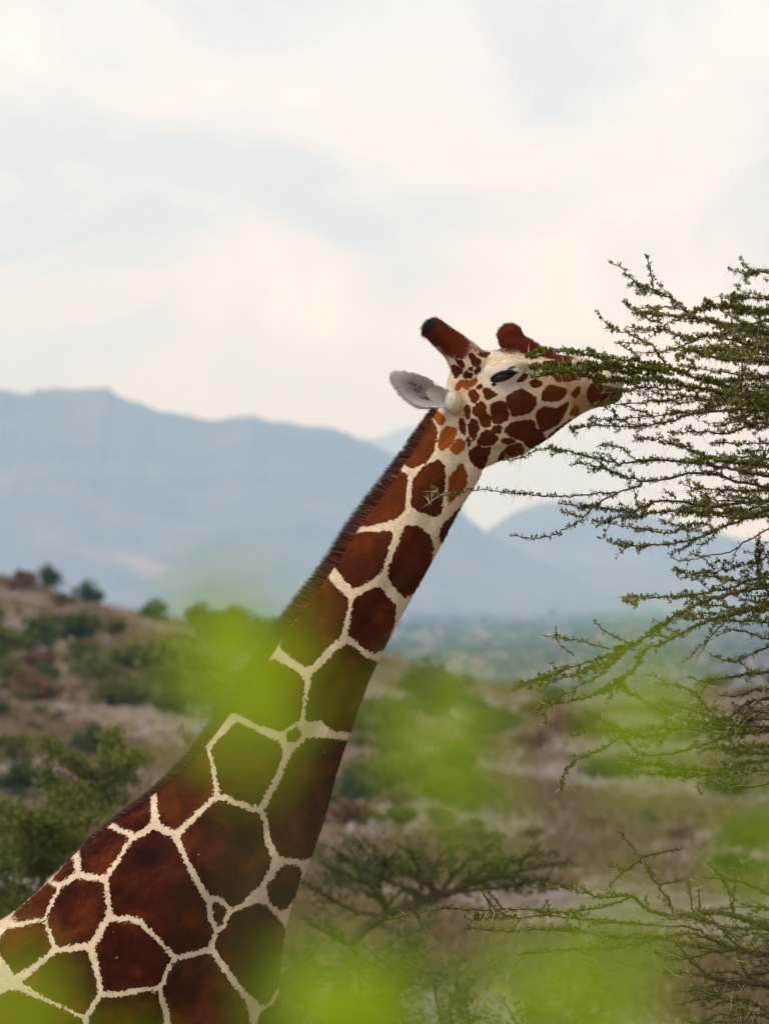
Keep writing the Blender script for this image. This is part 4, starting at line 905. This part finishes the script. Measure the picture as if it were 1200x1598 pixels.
# brush on the slopes to either side: one mass
n_ = 2600; sx = np.concatenate([rs.uniform(-130, -9, n_ // 2), rs.uniform(9, 130, n_ // 2)]); sy = rs.uniform(-10, 260, n_); ok = np.abs(sx) > (sy + 25) * .062; sx, sy = sx[ok], sy[ok]; n_ = len(sx)
size = rs.gamma(3, .16, n_) + .15; m_ = 70; v_ = rs.normal(size=(n_, m_, 3)); v_ /= np.linalg.norm(v_, axis=2)[..., None]
P_ = np.stack([sx, sy, ground_z(sx, sy)], -1)[:, None] + (v_ * rs.uniform(.3, 1, (n_, m_, 1)) * np.array([1, 1, .6]) * (1 + .5 * np.sin(v_[..., :1] * 5 + sx[:, None, None])) + np.array([0, 0, .5])) * size[:, None, None]
D_ = rs.normal(size=(n_ * m_, 3)); ll = np.repeat(size, m_) * rs.uniform(.15, .35, n_ * m_); Vv, Q_ = leaflets(P_.reshape(-1, 3), D_, ll, ll * .6)
tag(link('slope_brush', mesh_np('slope_brush', Vv, Q_, False), M_bush_y), 'olive brush covering the slopes to either side', 'brush', kind='stuff')
# far scrub on the plain: one mass
n_ = 9000; dd = 900 * (9.0 ** rs.uniform(0, 1, n_)); ang = np.where(rs.random(n_) < .58, rs.uniform(-300, 1500, n_), rs.uniform(-5000, 6000, n_)); sx = (ang - 600) * dd / DIST / SC; sy = dd - DIST; sz = ground_z(sx, sy)
size = rs.uniform(.7, 2.6, n_) * np.clip(dd / 2500, .7, 1.6); m_ = 16
P_ = np.stack([sx, sy, sz], -1)[:, None] + (rs.normal(size=(n_, m_, 3)) * np.array([.75, .75, .30]) + np.array([0, 0, .5])) * size[:, None, None]
D_ = rs.normal(size=(n_ * m_, 3)); ll = np.repeat(size, m_) * rs.uniform(.5, 1.0, n_ * m_)
Vv, Q_ = leaflets(P_.reshape(-1, 3), D_, ll, ll * .7)
tag(link('far_scrub', mesh_np('far_scrub', Vv, Q_, False), M_bush_g), 'distant green scrub covering the hazy plain', 'scrub', kind='stuff')
umbrella('umbrella_tree', 'tiny lone tree on the far horizon beyond the drooping branch', 4200, 865, 938, 26, 41, .4, 2600, M_bush_g)

# ------------------------------------------------------------------ leafy bush close to the camera (far out of focus)
fb = empty('leafy_bush', (0, -22.9, float(ground_z(0, -22.9)))); tag(fb, 'bright yellow-green leafy bush blurred in the near foreground', 'bush')
fbo = np.array(fb.location)
def leaf_mesh():
    n_ = 7; t = np.linspace(0, 1, n_); w = .5 * np.sin(np.clip(t * 1.02, 0, 1) * math.pi) ** .75 * (1 - .25 * t)
    rows = np.array([[[-w[q] * .8, t[q], .12 * math.sin(t[q] * 2.6)], [0, t[q], .12 * math.sin(t[q] * 2.6) - .07], [w[q] * .8, t[q], .12 * math.sin(t[q] * 2.6)]] for q in range(n_)])
    gi = np.arange(n_ * 3).reshape(n_, 3); q_ = np.stack([gi[:-1,:-1], gi[:-1,1:], gi[1:,1:], gi[1:,:-1]], -1).reshape(-1, 4)
    me = mesh_np('leaf', rows.reshape(-1, 3), q_); me.materials.append(M_fore); return me
LEAF = leaf_mesh()
M_stem = simple('green_stem', [(0.3, (0.06, 0.07, 0.015)), (0.7, (0.12, 0.11, 0.03))], 60, .7)
# cluster centre (pixels), spread (pixels), number of leaves, distance from the lens
CLU = [(378,1080,34,7,3.2),(340,1050,25,1,3.2),(420,1010,40,1,3.1),(395,905,12,1,2.7),(470,1000,40,1,3.0),(650,1110,40,1,3.0),(690,1165,36,4,3.2),(665,1050,30,1,3.1),
       (490,1590,38,7,3.4),(570,1600,40,8,3.4),(625,1535,24,2,3.4),(440,1510,30,1,3.1),(905,1595,36,5,3.2),(985,1590,36,4,3.2),(890,1510,30,1,3.1),
       (1192,1290,20,3,3.4),(1185,1225,14,1,3.4),(1195,1370,20,1,3.4),(-15,1590,30,2,3.2),(-10,1490,20,1,3.0),(200,1680,30,2,3.2),(960,985,30,1,2.8),(1060,1000,25,1,2.8),(1010,1140,30,1,2.8),(760,1610,30,1,3.0)]
rf = np.random.default_rng(12); leaves = 0
for (cx, cy_, sp_, n_, d_) in CLU:
    d_ *= .60
    ctr = at(cx, cy_, d_) - fbo; k = d_ / DIST / SC
    root = np.array([ctr[0] * .35 + rf.normal(0, .06), rf.normal(0, .08), 0.0 - .05])
    mid = root * .45 + ctr * .55 + np.array([rf.normal(0, .04), rf.normal(0, .04), -.05])
    C = catmull([root, mid, ctr], 10); w = MB(); w.tube(C, np.interp(np.linspace(0, 1, len(C)), [0, .7, 1], [.006, .0016, .0006]), 6)
    link('stem', w.mesh('stem'), M_stem, fb)
    spots = [ctr + np.array([rf.normal(0, sp_ * k * .75), rf.normal(0, .02), rf.normal(0, sp_ * k * .75)]) for _ in range(n_)]
    spots += [C[int(len(C) * t_)] + rf.normal(0, .012, 3) for t_ in rf.uniform(.3, .82, 4)]
    for q_, pos in enumerate(spots):
        lo = link('leaf', LEAF, None, fb); lo.location = Vector(pos); sc_ = rf.uniform(.019, .027); lo.scale = (sc_, sc_, sc_)
        lo.rotation_euler = (rf.uniform(-.9, .9) + (1.1 if q_ % 2 else -1.0), rf.uniform(-.7, .7), rf.uniform(0, 6.28)); leaves += 1
